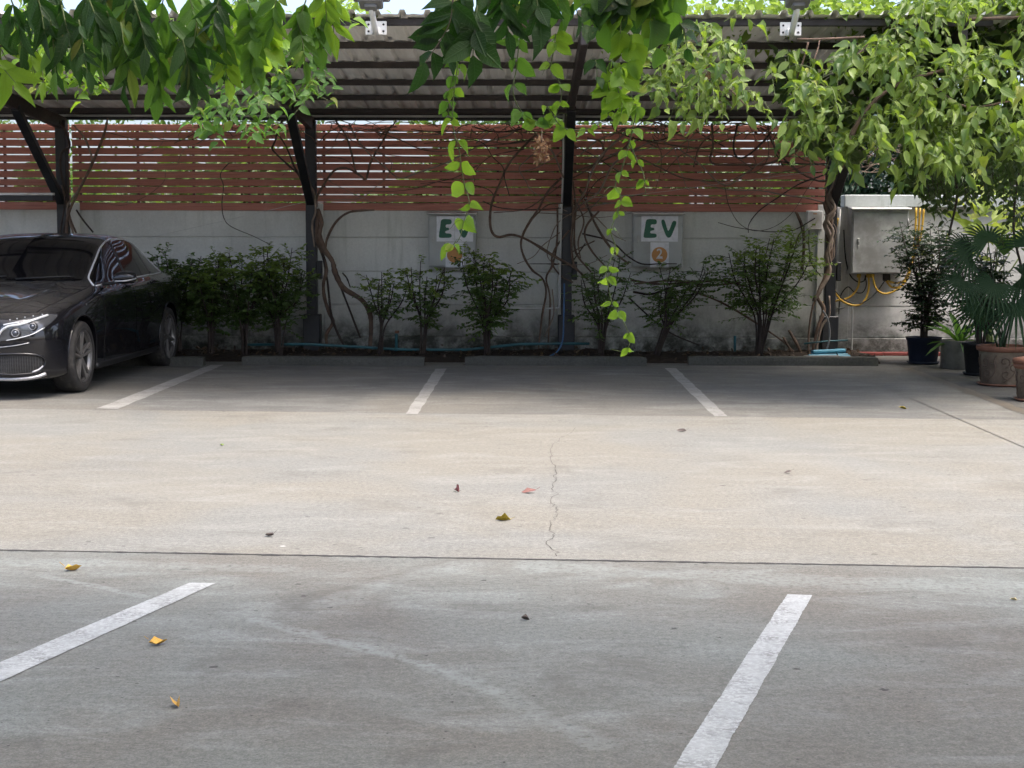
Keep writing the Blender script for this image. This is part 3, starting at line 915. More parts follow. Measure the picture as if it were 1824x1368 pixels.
def ev_box(x0, x1, label, number):
    Yf = 18.37
    a = at(x0, 382, Yf); b = at(x1, 476, Yf)
    e = empty('charger_box', ((a.x + b.x) / 2, 18.58, b.z))
    cx, cz = (a.x + b.x) / 2, (a.z + b.z) / 2; w, h = b.x - a.x, a.z - b.z
    MB().box((cx, (Yf + .02 + 18.582) / 2, cz), (w, 18.582 - Yf - .02, h), None, .006).build('cabinet_body', M['cabinet'], e)
    d = MB().box((cx, Yf + .009, cz - .004), (w - .03, .018, h - .04), None, .004).build('door', M['cabinet'], e)
    MB().box((cx, Yf + .06, a.z + .018), (w + .03, .31, .022), Euler((R(4), 0, 0)).to_matrix(), .005).build('rain_hood', M['galv'], e)
    hx = at(x0 + 8, 426, Yf)
    hd = MB().box((hx.x, Yf - .008, hx.z), (.022, .016, .085), None, .004).build('handle', M['galv'], d)
    for zz in (.33, -.33):
        MB().lathe([(.008, -.03), (.008, .03)], 10, 'Z', (b.x - .012, Yf + .002, cz + zz * h), cap=True).build('hinge', M['cabinet'], d)
    s, p, q = paper(e, x0 + 14.5, x0 + 46.7, 384.8, 430.3, Yf - .001, 0)
    decal(s, 'letter', M['sign_green'], chaikin(E_OUT), p, q, Yf, .0062)
    s, p, q = paper(e, x0 + 47.2, x0 + 79.5, 384.8, 430.5, Yf - .001, 2)
    decal(s, 'letter', M['sign_green'], chaikin(V_OUT), p, q, Yf, .0062)
    s, p, q = paper(e, x0 + 30.5, x0 + 63, 431.6, 476.4, Yf - .001, 4)
    asp = (p.z - q.z) / (q.x - p.x)
    circ = [(.5 + .42 * math.cos(t * math.pi / 24), .5 + .42 / asp * math.sin(t * math.pi / 24)) for t in range(48)]
    decal(s, 'round_badge', M['sign_orange'], circ, p, q, Yf, .0062)
    if number:
        me = text_mesh(number, .155); me.materials.append(M['sign_white'])
        g = obj('numeral', me, s, local=True); g.matrix_parent_inverse = wm(s).inverted()
        g.matrix_basis = Matrix.Translation(((p.x + q.x) / 2, Yf - .0092, (p.z + q.z) / 2 + .012)) @ Matrix.Rotation(R(90), 4, 'X')
    if number: decal(s, 'print_line', M['sign_white'], [(.32, .63), (.68, .63), (.68, .655), (.32, .655)], p, q, Yf, .0080)
    return tag(e, label, 'electrical box', 'wall boxes with EV sheets')
ev_box(763, 848, 'grey metal wall box with green EV sheets partly covered by a hanging leafy strand', None)
ev_box(1128, 1216, 'grey metal wall box with green EV sheets and an orange badge reading 2', '2')

# small white junction box
a = at(1437, 375, 18.5); b = at(1465, 410, 18.5)
e = empty('junction_box', ((a.x + b.x) / 2, 18.58, b.z))
MB().box(((a.x + b.x) / 2, 18.54, (a.z + b.z) / 2), (b.x - a.x, .09, a.z - b.z), None, .008).build('casing', M['white_metal'], e)
MB().box(((a.x + b.x) / 2, 18.489, (a.z + b.z) / 2), (b.x - a.x - .015, .012, a.z - b.z - .015), None, .004).build('lid', M['white_metal'], e)
MB().box(((a.x + b.x) / 2, 18.4815, a.z - .04), (.045, .004, .012)).build('name_plate', M['sign_orange'], e)
MB().tube(path([(1441, 410), (1441, 440), (1446, 470), (1462, 492)], 18.5), .007, 8, 5).build('cable', M['black_rubber'], e)
tag(e, 'small white junction box on the wall right of the EV boxes', 'electrical box')

# large weathered cabinet with yellow conduits
Yf = 18.28
a = at(1519, 372, Yf); b = at(1616, 488, Yf); cx, cz = (a.x + b.x) / 2, (a.z + b.z) / 2; w, h = b.x - a.x, a.z - b.z
e = empty('electrical_cabinet', (cx, 18.58, b.z))
MB().box((cx, (Yf + .02 + 18.58) / 2, cz), (w + .01, 18.58 - Yf - .02, h), None, .006).build('cabinet_body', M['cabinet_old'], e)
d = MB().box((cx, Yf + .009, cz - .012), (w - .02, .018, h - .05), None, .005).build('door', M['cabinet_old'], e)
MB().box((cx, Yf + .12, a.z + .012), (w + .05, .34, .024), Euler((R(5), 0, 0)).to_matrix(), .005).build('rain_hood', M['galv'], e)
hx = at(1529, 428, Yf)
MB().box((hx.x, Yf - .009, hx.z), (.03, .018, .05), None, .005).build('handle', M['galv'], d)
MB().box((hx.x, Yf - .006, hx.z - .075), (.018, .012, .035), None, .004).build('lock', M['galv'], d)
for zz in (.3, -.3):
    MB().lathe([(.009, -.035), (.009, .035)], 10, 'Z', (b.x - .006, Yf + .002, cz + zz * h), cap=True).build('hinge', M['cabinet_old'], d)
cond = [[(1530, 487), (1529, 510), (1514, 529), (1489, 536), (1458, 540)],
        [(1547, 487), (1547, 516), (1538, 538), (1520, 544), (1495, 532), (1484, 504), (1483, 467), (1487, 418), (1493, 388)],
        [(1554, 487), (1560, 513), (1575, 523), (1597, 516), (1615, 498), (1624, 467), (1630, 421), (1632, 370)],
        [(1578, 500), (1590, 512), (1609, 506), (1621, 474), (1634, 430), (1639, 370)],
        [(1580, 500), (1596, 504), (1612, 498), (1627, 458), (1640, 421), (1646, 370)]]
for k, c in enumerate(cond):
    MB().tube(path(c, 18.40 - .035 * (k % 3)), .0130, 10, 6).build('conduit', M['yellow'], e)
for px in (1530, 1547, 1554):
    p = at(px, 490, 18.4); MB().lathe([(.022, -.03), (.026, -.03), (.026, .03), (.022, .03)], 12, 'Z', p).build('gland', M['yellow'], e)
MB().box(at(1579, 494, 18.4), (.075, .09, .09), None, .008).build('cable_entry', M['bark_dark'], e)
MB().tube(path([(1503, 409), (1506, 458), (1514, 489), (1526, 501), (1538, 501), (1543, 490)], 18.45), .008, 8, 6).build('cable', M['black_rubber'], e)
MB().tube(path([(1576, 500), (1560, 522), (1541, 537), (1523, 541), (1501, 532), (1488, 518)], 18.33), .008, 8, 6).build('cable', M['black_rubber'], e)
MB().tube(path([(1494, 560), (1497, 528), (1510, 511), (1522, 520), (1536, 521), (1543, 508), (1541, 490)], 18.47), .007, 8, 6).build('cable', M['black_rubber'], e)
tag(e, 'large weathered grey cabinet with yellow conduits on the right-hand wall', 'electrical cabinet')

def pipe(name, label, cat, pts, Y, r, mat, sub=1, n=10, extra=None):
    P = path(pts, Y) if not isinstance(pts[0], Vector) else pts
    o = MB().tube(P, r, n, sub).build(name, mat)
    return tag(o, label, cat)
# white pipes
pipe('white_pipe', 'thin white pipe rising beside the steel post nearest the cabinet', 'pipe', [(1497, 372), (1491, 470), (1489, 545), (1489, 600)], 18.5, .010, M['white_pvc'])
pipe('white_pipe', 'thin white pipe running down the pale wall under the cabinet', 'pipe', [(1489, 548), (1500, 549), (1512, 543), (1518, 545), (1518, 590), (1517, 634)], 18.47, .010, M['white_pvc'], 4)
o = empty('white_conduit', at(1000, 400, 18.08))
MB().tube(path([(1006, 178), (1004, 210), (1003, 300), (999, 420), (997, 530), (996, 545), (988, 549), (930, 550), (905, 549)], 18.09), .011, 10, 4).build('pipe', M['white_pvc'], o)
p = at(1018, 182, 17.0)
MB().box(p, (.07, .05, .12), None, .01).build('bracket', M['white_metal'], o)
MB().tube([p + Vector((0, -.03, -.05)), p + Vector((0, -.03, -.16)), p + Vector((0, -.01, -.22))], .03, 12, 3).build('socket', M['white_pvc'], o)
tag(o, 'grey-white conduit and lamp bracket running down the middle steel post', 'conduit')
# teal water pipes in the planting bed
e = empty('water_pipe', at(706, 622, 17.7))
MB().tube(path([(430, 614), (545, 613), (640, 618), (700, 622), (735, 623), (830, 623), (925, 613), (1000, 612), (1050, 612)], 17.72), .016, 10, 1).build('pipe', M['teal_pvc'], e)
MB().tube(path([(706, 622), (706, 600), (706, 594)], 17.72), .017, 10, 1).build('riser', M['teal_pvc'], e)
p = at(707, 593, 17.7)
MB().box(p + Vector((0, 0, .012)), (.05, .05, .03), None, .008).build('tap', M['terra_rim'], e)
MB().lathe([(.022, -.02), (.024, 0), (.022, .02)], 12, 'Z', at(706, 622, 17.72), cap=True).build('elbow', M['teal_pvc'], e)
tag(e, 'teal water pipe with an upright tap lying along the planting bed', 'water pipe')
pipe('water_pipe', 'short teal pipe standing behind the right-hand shrubs', 'water pipe', [(1309, 626), (1309, 598)], 17.8, .016, M['teal_pvc'])
pipe('water_pipe', 'thin teal pipe crossing behind the twisted vine trunk at the right', 'water pipe', [(1432, 612), (1470, 608), (1510, 606)], 17.75, .010, M['teal_pvc'])
pipe('garden_hose', 'blue hose hanging from the middle post onto the soil', 'hose', [(1005, 505), (1005, 530), (1004, 570), (1003, 600), (998, 618), (985, 632), (960, 636), (925, 635)], 17.6, .009, M['blue_hose'], 5)
pipe('garden_hose', 'grey hose curving down beside the twisted vine trunk', 'hose', [(1466, 553), (1475, 570), (1478, 595), (1475, 615), (1470, 628)], 17.5, .011, M['grey_pvc'], 5)
def pvc(p0, p1, Y0, Y1, r, mat, zoff, label):
    a = at(*p0, Y0); b = at(*p1, Y1); a.z = zoff; b.z = zoff
    e = empty('plastic_pipe', (a + b) / 2); d = (b - a).normalized()
    m = MB(); m.tube([a, b], r, 16, 1, False); m.tube([a, b], r * .82, 16, 1, False)
    m.build('pipe', mat, e)
    m = MB(); m.tube([b - d * .12, b + d * .01], r * 1.14, 16, 1, False); m.tube([b - d * .12, b + d * .01], r * .95, 16, 1, False); m.build('socket_end', M['blue_pvc'], e)
    tag(e, label, 'pipe', 'loose plastic pipes at the end of the bed')
pvc((1432, 630), (1512, 630), 17.15, 17.2, .038, M['grey_pvc'], .055, 'grey plastic pipe with a blue end lying lowest of the loose pipes')
pvc((1440, 628), (1508, 626), 17.30, 17.42, .030, M['blue_pvc'], .065, 'pale blue plastic pipe lying behind the grey one')
pvc((1447, 622), (1503, 620), 17.32, 17.52, .026, M['blue_pvc'], .118, 'thinnest pale blue plastic pipe on top of the loose pipes')

# washing-line wire
pipe('wire', 'thin pale wire strung from the second post down to the shrub beside the car', 'wire', [(262, 424), (400, 393), (546, 359)], 18.1, .0028, M['white_pvc'], 6, 5)
pipe('wire', 'thin pale wire strung across the right-hand slat fence', 'wire', [(1000, 356), (1150, 345), (1300, 325), (1495, 300)], 18.1, .0022, M['white_pvc'], 4, 5)
pipe('wire', 'dark wire strung across the middle slat fence to the middle post', 'wire', [(562, 360), (700, 363), (860, 361), (1002, 352)], 18.15, .0025, M['bark'], 4, 5)

# ================================================================== THE CAR
def car_paint():
    t = NT('black_car_paint')
    nz = t.n('SeparateXYZ', {0: t.n('NewGeometry').outputs['Normal']}).outputs[2]
    v = t.coord()
    dust = t.math('MULTIPLY', t.mapr(nz, .55, .95), t.mapr(t.noise(v, 3.5, 7, .65), .25, .75, .45, 1.0))
    dust2 = t.math('MULTIPLY', t.mapr(t.noise(v, 5, 7, .7), .4, .8), .035)
    dd = t.math('MAXIMUM', t.math('MULTIPLY', dust, .34), dust2)
    base = t.n('BsdfPrincipled', {'Base Color': (.006, .006, .008, 1), 'Roughness': .25, 'Specular IOR Level': .05, 'Coat Weight': 1.0, 'Coat Roughness': .03})
    du = t.n('BsdfDiffuse', {'Color': (.10, .096, .088, 1)})
    mx = t.n('MixShader', {0: dd, 1: base.outputs[0], 2: du.outputs[0]})
    return t.done(mx.outputs[0])
M['car'] = car_paint()
M['car_black'] = mat_plain('satin_black_plastic', (.008, .008, .009), .4, 0, .2, 20, .05)
def glass_mat():
    t = NT('tinted_glass')
    p = t.n('BsdfPrincipled', {'Base Color': (.004, .004, .005, 1), 'Roughness': .05, 'Specular IOR Level': .3})
    du = t.n('BsdfDiffuse', {'Color': (.09, .085, .08, 1)})
    mx = t.n('MixShader', {0: t.mapr(t.noise(t.coord(), 2.5, 6, .7), .35, .8, .005, .035), 1: p.outputs[0], 2: du.outputs[0]})
    return t.done(mx.outputs[0])
M['glass'] = glass_mat()
M['chrome'] = mat_plain('satin_chrome', (.42, .42, .43), .28, .6, .1, 30, .03)
M['trim'] = mat_plain('bright_window_trim', (.66, .66, .67), .25, .3, .1, 30, .03)  # pale low-metal base paints in the sky reflection on the chrome
M['rim'] = mat_plain('dusty_grey_alloy', (.13, .125, .12), .45, .4, .25, 12, .06, dirt=(.12, .11, .1))
M['rim_edge'] = mat_plain('alloy_lip', (.2, .195, .19), .35, .8, .15, 12, .05)
M['tyre'] = mat_plain('tyre_rubber', (.022, .021, .02), .8, 0, .35, 25, .25, dirt=(.06, .055, .05))
M['lamp_dark'] = mat_plain('headlamp_bezel', (.12, .125, .135), .18, .6, .2, 20, .03)
M['lamp_dark2'] = mat_plain('dark_brake_disc', (.03, .028, .027), .5, .6)
M['rim_dark'] = mat_plain('dark_barrel', (.03, .03, .03), .5, .4)
M['lamp_white'] = mat_plain('headlamp_light_guide', (.60, .62, .64), .15, .2, .05, 20, .02)
M['lamp_lens'] = mat_plain('headlamp_lens', (.10, .11, .13), .04, .6, .1, 20, .02)
def mesh_mat():
    t = NT('honeycomb_grille'); v = t.coord(scale=(1, 0, 1.7))
    vo = t.n('TexVoronoi', {'Vector': v, 'Scale': 52, 'Randomness': .12}, feature='DISTANCE_TO_EDGE')
    c = t.mix(t.mapr(vo.outputs[0], .09, .14), (.05, .05, .052), (.003, .003, .003))
    return t.done(t.princ(c, .45, 0, .4, t.mapr(vo.outputs[0], .09, .14, 1, 0), .6, .01))
M['grille'] = mesh_mat()

# cross sections: (distance from the nose, [(half width, height) x 12 from the belly round to the roof centre])
LOW = lambda a: a
SEC = [
 (0.00, [(0, .21), (.44, .21), (.52, .25), (.555, .36), (.56, .48), (.55, .56), (.53, .61), (.49, .64), (.41, .655), (.30, .665), (.15, .672), (0, .675)]),
 (0.05, [(0, .18), (.57, .18), (.66, .215), (.69, .36), (.695, .50), (.68, .595), (.655, .65), (.60, .685), (.50, .705), (.37, .715), (.19, .722), (0, .725)]),
 (0.16, [(0, .16), (.68, .165), (.775, .205), (.80, .36), (.805, .52), (.785, .63), (.75, .69), (.69, .728), (.57, .75), (.42, .765), (.22, .775), (0, .778)]),
 (0.36, [(0, .16), (.75, .165), (.85, .205), (.868, .36), (.872, .54), (.858, .67), (.82, .745), (.75, .785), (.62, .805), (.45, .82), (.23, .83), (0, .834)]),
 (0.60, [(0, .16), (.77, .165), (.88, .21), (.893, .36), (.895, .55), (.885, .70), (.85, .785), (.775, .825), (.635, .847), (.46, .862), (.235, .872), (0, .876)]),
 (0.90, [(0, .16), (.77, .165), (.885, .21), (.898, .36), (.905, .56), (.893, .73), (.86, .825), (.785, .868), (.645, .892), (.465, .907), (.24, .917), (0, .921)]),
 (1.20, [(0, .16), (.77, .17), (.88, .22), (.888, .36), (.905, .58), (.893, .76), (.862, .862), (.80, .91), (.665, .937), (.475, .952), (.245, .962), (0, .966)]),
 (1.40, [(0, .16), (.77, .17), (.88, .225), (.885, .37), (.905, .59), (.893, .775), (.863, .882), (.806, .935), (.725, .99), (.515, 1.022), (.265, 1.04), (0, 1.046)]),
 (1.75, [(0, .16), (.77, .17), (.88, .23), (.885, .38), (.905, .60), (.893, .785), (.865, .90), (.815, .952), (.698, 1.165), (.55, 1.205), (.29, 1.228), (0, 1.236)]),
 (2.10, [(0, .16), (.77, .17), (.88, .235), (.885, .38), (.905, .60), (.893, .795), (.866, .912), (.818, .965), (.655, 1.315), (.53, 1.356), (.285, 1.382), (0, 1.392)]),
 (2.45, [(0, .16), (.77, .17), (.88, .24), (.885, .38), (.905, .61), (.893, .803), (.866, .922), (.818, .975), (.628, 1.378), (.51, 1.415), (.275, 1.437), (0, 1.444)]),
 (2.85, [(0, .16), (.77, .17), (.88, .245), (.885, .39), (.905, .61), (.893, .812), (.865, .93), (.815, .985), (.615, 1.382), (.50, 1.42), (.27, 1.44), (0, 1.446)]),
 (3.20, [(0, .17), (.77, .175), (.88, .25), (.888, .39), (.905, .62), (.893, .82), (.862, .938), (.808, .993), (.605, 1.345), (.49, 1.388), (.27, 1.41), (0, 1.417)]),
 (3.50, [(0, .18), (.77, .185), (.88, .255), (.892, .39), (.905, .62), (.892, .828), (.858, .945), (.795, 1.0), (.60, 1.268), (.485, 1.312), (.27, 1.334), (0, 1.342)]),
 (3.85, [(0, .19), (.77, .20), (.87, .26), (.885, .40), (.898, .63), (.883, .835), (.845, .95), (.775, 1.008), (.60, 1.148), (.48, 1.185), (.265, 1.204), (0, 1.212)]),
 (4.15, [(0, .20), (.75, .21), (.85, .27), (.862, .41), (.873, .64), (.858, .835), (.82, .945), (.745, 1.0), (.60, 1.045), (.47, 1.066), (.26, 1.08), (0, 1.085)]),
 (4.45, [(0, .22), (.70, .23), (.79, .29), (.81, .42), (.82, .64), (.805, .83), (.77, .925), (.695, .975), (.57, 1.002), (.45, 1.018), (.25, 1.03), (0, 1.034)]),
 (4.60, [(0, .25), (.60, .26), (.70, .31), (.74, .43), (.755, .64), (.745, .81), (.715, .89), (.65, .94), (.55, .965), (.43, .98), (.24, .99), (0, .995)]),
 (4.68, [(0, .32), (.50, .33), (.58, .37), (.62, .45), (.635, .62), (.625, .76), (.60, .82), (.55, .86), (.47, .88), (.37, .89), (.2, .895), (0, .90)]),
]
SY = np.array([s[0] for s in SEC]); SP = np.array([s[1] for s in SEC], float)
def _herm(K, V, q):
    """cubic interpolation through knots K with values V (n, ...)"""
    i = int(np.clip(np.searchsorted(K, q, 'right') - 1, 0, len(K) - 2))
    h = K[i + 1] - K[i]; u = (q - K[i]) / h
    def tan(j):
        if j == 0: return (V[1] - V[0]) / (K[1] - K[0])
        if j == len(K) - 1: return (V[j] - V[j - 1]) / (K[j] - K[j - 1])
        d0 = (V[j] - V[j - 1]) / (K[j] - K[j - 1]); d1 = (V[j + 1] - V[j]) / (K[j + 1] - K[j])
        same = (d0 * d1) > 0
        return np.where(same, 2 * d0 * d1 / np.where(same, d0 + d1, 1), 0)      # monotone: no overshoot
    m0, m1 = tan(i) * h, tan(i + 1) * h
    return V[i] * (2 * u**3 - 3 * u**2 + 1) + m0 * (u**3 - 2 * u**2 + u) + V[i + 1] * (-2 * u**3 + 3 * u**2) + m1 * (u**3 - u**2)
_TK = np.arange(12.0)
_sc = {}
def body_pt(y, t, side=1):
    k = round(y, 5)
    if k not in _sc: _sc[k] = _herm(SY, SP, y)
    p = _herm(_TK, _sc[k], t)
    return Vector((p[0] * side, y, p[1]))
def body_nrm(y, t, side=1):
    e = .01
    a = body_pt(min(y + e, 4.68), t, side) - body_pt(max(y - e, 0), t, side)
    b = body_pt(y, min(t + .03, 11), side) - body_pt(y, max(t - .03, 0), side)
    n = a.cross(b) * (1 if side > 0 else -1)
    n.normalize()
    c = Vector((0, y, .6))
    return n if n.dot(body_pt(y, t, side) - c) > 0 else -n
def on_body(y, t, side, o): return body_pt(y, t, side) + body_nrm(y, t, side) * o

def build_car(loc, rz):
    car = empty('sedan', loc, rz)
    L = dict(local=True)
    # ---- shell
    ys = np.concatenate([np.linspace(0, .36, 13), np.linspace(.4, 4.3, 66), np.linspace(4.36, 4.68, 9)])
    ts = np.concatenate([np.linspace(0, 1, 3), np.linspace(1.2, 7, 28), np.linspace(7.2, 11, 18)])
    m = MB(); rows = []
    for y in ys:
        r = [body_pt(y, t, 1) for t in ts]
        l = [body_pt(y, t, -1) for t in ts[1:-1]][::-1]
        rows.append(r + l)
    n = len(rows[0]); V = [p for r in rows for p in r]; F = []
    for i in range(len(rows) - 1):
        for k in range(n):
            F.append((i * n + k, i * n + (k + 1) % n, (i + 1) * n + (k + 1) % n, (i + 1) * n + k))
    F.append(tuple(range(n))); F.append(tuple(reversed(range((len(rows) - 1) * n, len(rows) * n))))
    m.add(V, F, True)
    body = m.build('body', M['car'], car, **L)
    bvh = BVHTree.FromPolygons([v.co[:] for v in body.data.vertices], [p.vertices[:] for p in body.data.polygons])
    # ---- wheel arches cut out of the shell
    for (yc, zc, rad) in ((.81, .325, .372), (3.65, .325, .368)):
        for sx in (-1, 1):
            c = MB().lathe([(rad, .52 * sx), (rad, 1.2 * sx)], 40, 'X', (0, yc, zc), cap=True)
            co = c.build('cutter', M['car_black'])
            co.matrix_world = Matrix.Translation(loc) @ Matrix.Rotation(rz, 4, 'Z')
            md = body.modifiers.new('arch', 'BOOLEAN'); md.object = co; md.operation = 'DIFFERENCE'; md.solver = 'EXACT'
            bpy.context.view_layer.update()
            dg = bpy.context.evaluated_depsgraph_get()
            me = bpy.data.meshes.new_from_object(body.evaluated_get(dg))
            body.modifiers.clear(); old = body.data; body.data = me; bpy.data.meshes.remove(old)
            bpy.data.objects.remove(co)
    body.data.name = 'body'
    body.data.polygons.foreach_set('use_smooth', [True] * len(body.data.polygons))
    sharp(body, 40)

    def patch(name, mat, y0, y1, t0, t1, side, o, ny=16, nt=10, parent=car, skirt=.01, trim=None, close=True):
        """a panel lying on the shell between stations y0..y1 and rows t0..t1"""
        rows = []
        for j in range(nt + 1):
            t = t0 + (t1 - t0) * j / nt
            a = y0(t) if callable(y0) else y0; b = y1(t) if callable(y1) else y1
            rows.append([(a + (b - a) * i / ny, t) for i in range(ny + 1)])
        up = [[on_body(y, t, side, o) for y, t in r] for r in rows]
        m = MB(); m.grid(up)
        if close:
            edge = [(r, c) for c, r in [(c, 0) for c in range(ny + 1)]] + [(j, ny) for j in range(1, nt + 1)] + [(nt, c) for c in range(ny - 1, -1, -1)] + [(j, 0) for j in range(nt - 1, 0, -1)]
            V = [up[j][c] for j, c in edge]; W = [on_body(*rows[j][c], side, o - skirt) for j, c in edge]
            k = len(V)
            m.add(V + W, [(i, (i + 1) % k, (i + 1) % k + k, i + k) for i in range(k)])
        return m.build(name, mat, parent, **L)
    def stroke(name, mat, pts, r, side=1, o=.002, parent=car, n=8, sub=5):
        P = catmull([Vector((a, b, 0)) for a, b in pts], sub)
        return MB().tube([on_body(p.x, p.y, side, o) for p in P], r, n).build(name, mat, parent, **L)

    # ---- bonnet, doors, glass
    m = MB(); rows = []
    for i in range(25):
        r = []
        for j in range(-12, 13):
            t = 7.25 + (11 - 7.25) * (1 - abs(j) / 12)
            y = (.10 + .10 * (abs(j) / 12) ** 2) + (1.20 + .10 * (abs(j) / 12) - (.10 + .10 * (abs(j) / 12) ** 2)) * i / 24
            lift = .006 + .010 * math.exp(-((abs(j) - 7.5) / 1.6) ** 2) * min(1, i / 6)
            r.append(on_body(y, t, 1 if j >= 0 else -1, lift) if j != 0 else Vector((0, y, body_pt(y, 11)[2] + .006)))
        rows.append(r)
    m.grid(rows)
    edge = [rows[0][j] for j in range(25)] + [rows[i][24] for i in range(1, 25)] + [rows[24][j] for j in range(23, -1, -1)] + [rows[i][0] for i in range(23, 0, -1)]
    k = len(edge)
    m.add(edge + [p - Vector((0, 0, .018)) for p in edge], [(i, (i + 1) % k, (i + 1) % k + k, i + k) for i in range(k)])
    m.build('bonnet', M['car'], car, **L)
    ws = lambda t: 1.27 + .12 * max(0, (11 - t) / 3) ** 2
    for sd in (1, -1):
        patch('windscreen', M['glass'], ws, lambda t: 2.09 - .03 * max(0, (11 - t) / 3) ** 2, 8.22, 11, sd, .004, 18, 10)
        patch('rear_window', M['glass'], lambda t: 3.42, lambda t: 4.04, 8.3, 11, sd, .004, 10, 8)
        # doors: the rear one is cut round the arch
        d1 = patch('door', M['car'], 1.43, 2.405, 1.95, 6.93, sd, .004, 20, 22)
        def arch(t):
            z = body_pt(3.4, t)[2]; h = .40 ** 2 - (z - .325) ** 2
            return min(3.42, 3.65 - math.sqrt(h)) if h > 0 else 3.42
        d2 = patch('door', M['car'], 2.42, arch, 1.95, 6.93, sd, .004, 20, 22)
        # side windows framed by a bright strip
        tl, th = 7.12, 7.93
        patch('side_window', M['glass'], lambda t: 1.44 + .05 * (t - 7), lambda t: 2.38 - .04 * (t - 7), tl, th, sd, .003, 16, 8)
        patch('side_window', M['glass'], lambda t: 2.43 - .04 * (t - 7), lambda t: 3.36 - .22 * (t - 7), tl, th, sd, .003, 16, 8)
        patch('side_window', M['glass'], lambda t: 3.40 - .22 * (t - 7), lambda t: 3.80 - .12 * (t - 7), tl, th, sd, .003, 8, 8)
        patch('window_pillar', M['car_black'], lambda t: 2.37 - .04 * (t - 7), lambda t: 2.44 - .04 * (t - 7), tl, th, sd, .0045, 3, 8)
        patch('window_pillar', M['car_black'], lambda t: 3.35 - .22 * (t - 7), lambda t: 3.41 - .22 * (t - 7), tl, th, sd, .0045, 3, 8)
        stroke('window_trim', M['trim'], [(1.46, 7.02), (1.9, 7.06), (2.4, 7.06), (2.9, 7.06), (3.4, 7.06), (3.82, 7.08)], .010, sd)
        stroke('window_trim', M['trim'], [(1.42, 7.1), (1.44, 7.6), (1.50, 7.95), (1.75, 7.97), (2.1, 7.97), (2.5, 7.97), (3.0, 7.97), (3.4, 7.96), (3.65, 7.9), (3.82, 7.15)], .010, sd)
        # shut lines, crease and sill
        stroke('crease', M['car'], [(.95, 5.45), (1.3, 5.62), (1.9, 5.75), (2.6, 5.8), (3.3, 5.75), (4.0, 5.6), (4.4, 5.4)], .010, sd, -.003)
        stroke('side_skirt', M['car_black'], [(1.20, 1.75), (1.6, 1.7), (2.4, 1.7), (3.0, 1.7), (3.24, 1.75)], .035, sd, -.005)
        # arch lips
        for yc, rad in ((.81, .372), (3.65, .368)):
            P = []
            for q in range(33):
                a = R(-20 + 220 * q / 32)
                y, z = yc + rad * 1.015 * math.cos(a), .325 + rad * 1.015 * math.sin(a)
                h = bvh.ray_cast(Vector((2 * sd, y, z)), Vector((-sd, 0, 0)))
                if h[0] is not None and z > .19: P.append(h[0] + Vector((.002 * sd, 0, 0)))
            MB().tube(P, .007, 8).build('arch_lip', M['car'], car, **L)
        for (y, par) in ((2.18, d1), (3.12, d2)):
            c = on_body(y, 5.95, sd, .022)
            m = MB(); m.tube([c + Vector((0, -.11, -.004)), c + Vector((.012 * sd, -.05, 0)), c + Vector((.012 * sd, .05, .004)), c + Vector((0, .11, .008))], [.010, .016, .016, .010], 10, 4)
            hd = m.build('handle', M['car'], par, **L)
            b = on_body(y, 5.83, sd, .030)
            MB().tube([b + Vector((0, -.07, -.003)), b + Vector((0, .07, .004))], .0055, 8).build('handle_trim', M['chrome'], par, **L)
            MB().lathe([(.0, .0), (.034, 0), (.038, -.004)], 18, 'X', on_body(y, 5.9, sd, .006)).build('handle_recess', M['car_black'], par, **L)
        # mirror
        mi = MB(); rows = []
        for j in range(13):
            u = j / 12; a = math.pi * u
            rr = []
            for q in range(20):
                b = 2 * math.pi * q / 20
                x = .935 + .105 * (1 - math.cos(a)) ; s = math.sin(a) ** .55
                rr.append(((x) * sd, 1.60 + .04 * u + .062 * s * math.cos(b) * (1 if math.cos(b) < 0 else .55), 1.005 + .018 * u + .068 * s * math.sin(b) * (1 if math.sin(b) > 0 else .8)))
            rows.append(rr + [rr[0]])
        mi.grid(rows); mr = mi.build('mirror', M['car'], car, **L)
        MB().beam((.83 * sd, 1.60, .955), (.98 * sd, 1.60, .975), .07, .03, (0, 0, 1), .01).build('mirror_arm', M['car_black'], mr, **L)
        MB().tube([(.965 * sd, 1.532, .985), (1.05 * sd, 1.525, .988), (1.115 * sd, 1.555, .998), (1.143 * sd, 1.62, 1.01)], .0085, 8, 5).build('indicator', M['chrome'], mr, **L)
        MB().box((1.045 * sd, 1.652, 1.012), (.155, .012, .10), None, .005).build('mirror_glass', M['glass'], mr, **L)

    # ---- front: everything is laid on the nose by casting from ahead
    def nose(x, z, o=.004):
        h = bvh.ray_cast(Vector((x, -2, z)), Vector((0, 1, 0)))
        if h[0] is None:
            h = bvh.find_nearest(Vector((x, .3, z)))
        return Vector(h[0]) + Vector(h[1]) * o
    def face(name, mat, outline, o=.004, n=10, parent=car, edge=.012):
        """fill an outline given in (x, z) ahead of the car, as a fan of rings"""
        P = [Vector((x, 0, z)) for x, z in outline]; c = sum(P, Vector()) / len(P)
        rows = []
        for j in range(n + 1):
            u = j / n
            rows.append([nose(*(c.lerp(p, u).xz), o) for p in P + [P[0]]])
        rows.append([q + Vector((0, edge, 0)) for q in rows[-1]])
        m = MB(); m.grid(rows); return m.build(name, mat, parent, **L)
    def line(name, mat, pts, r, o=.006, parent=car, sub=6, closed=False):
        P = catmull([Vector((x, 0, z)) for x, z in pts], sub)
        return MB().tube([nose(p.x, p.z, o) for p in P], r, 8).build(name, mat, parent, **L)
    S = lambda P, sd: [(x * sd, z) for x, z in P]
    gr_out = chaikin([(-.30, .44), (-.37, .54), (-.385, .62), (-.35, .665), (0, .675), (.35, .665), (.385, .62), (.37, .54), (.30, .44)], 2)
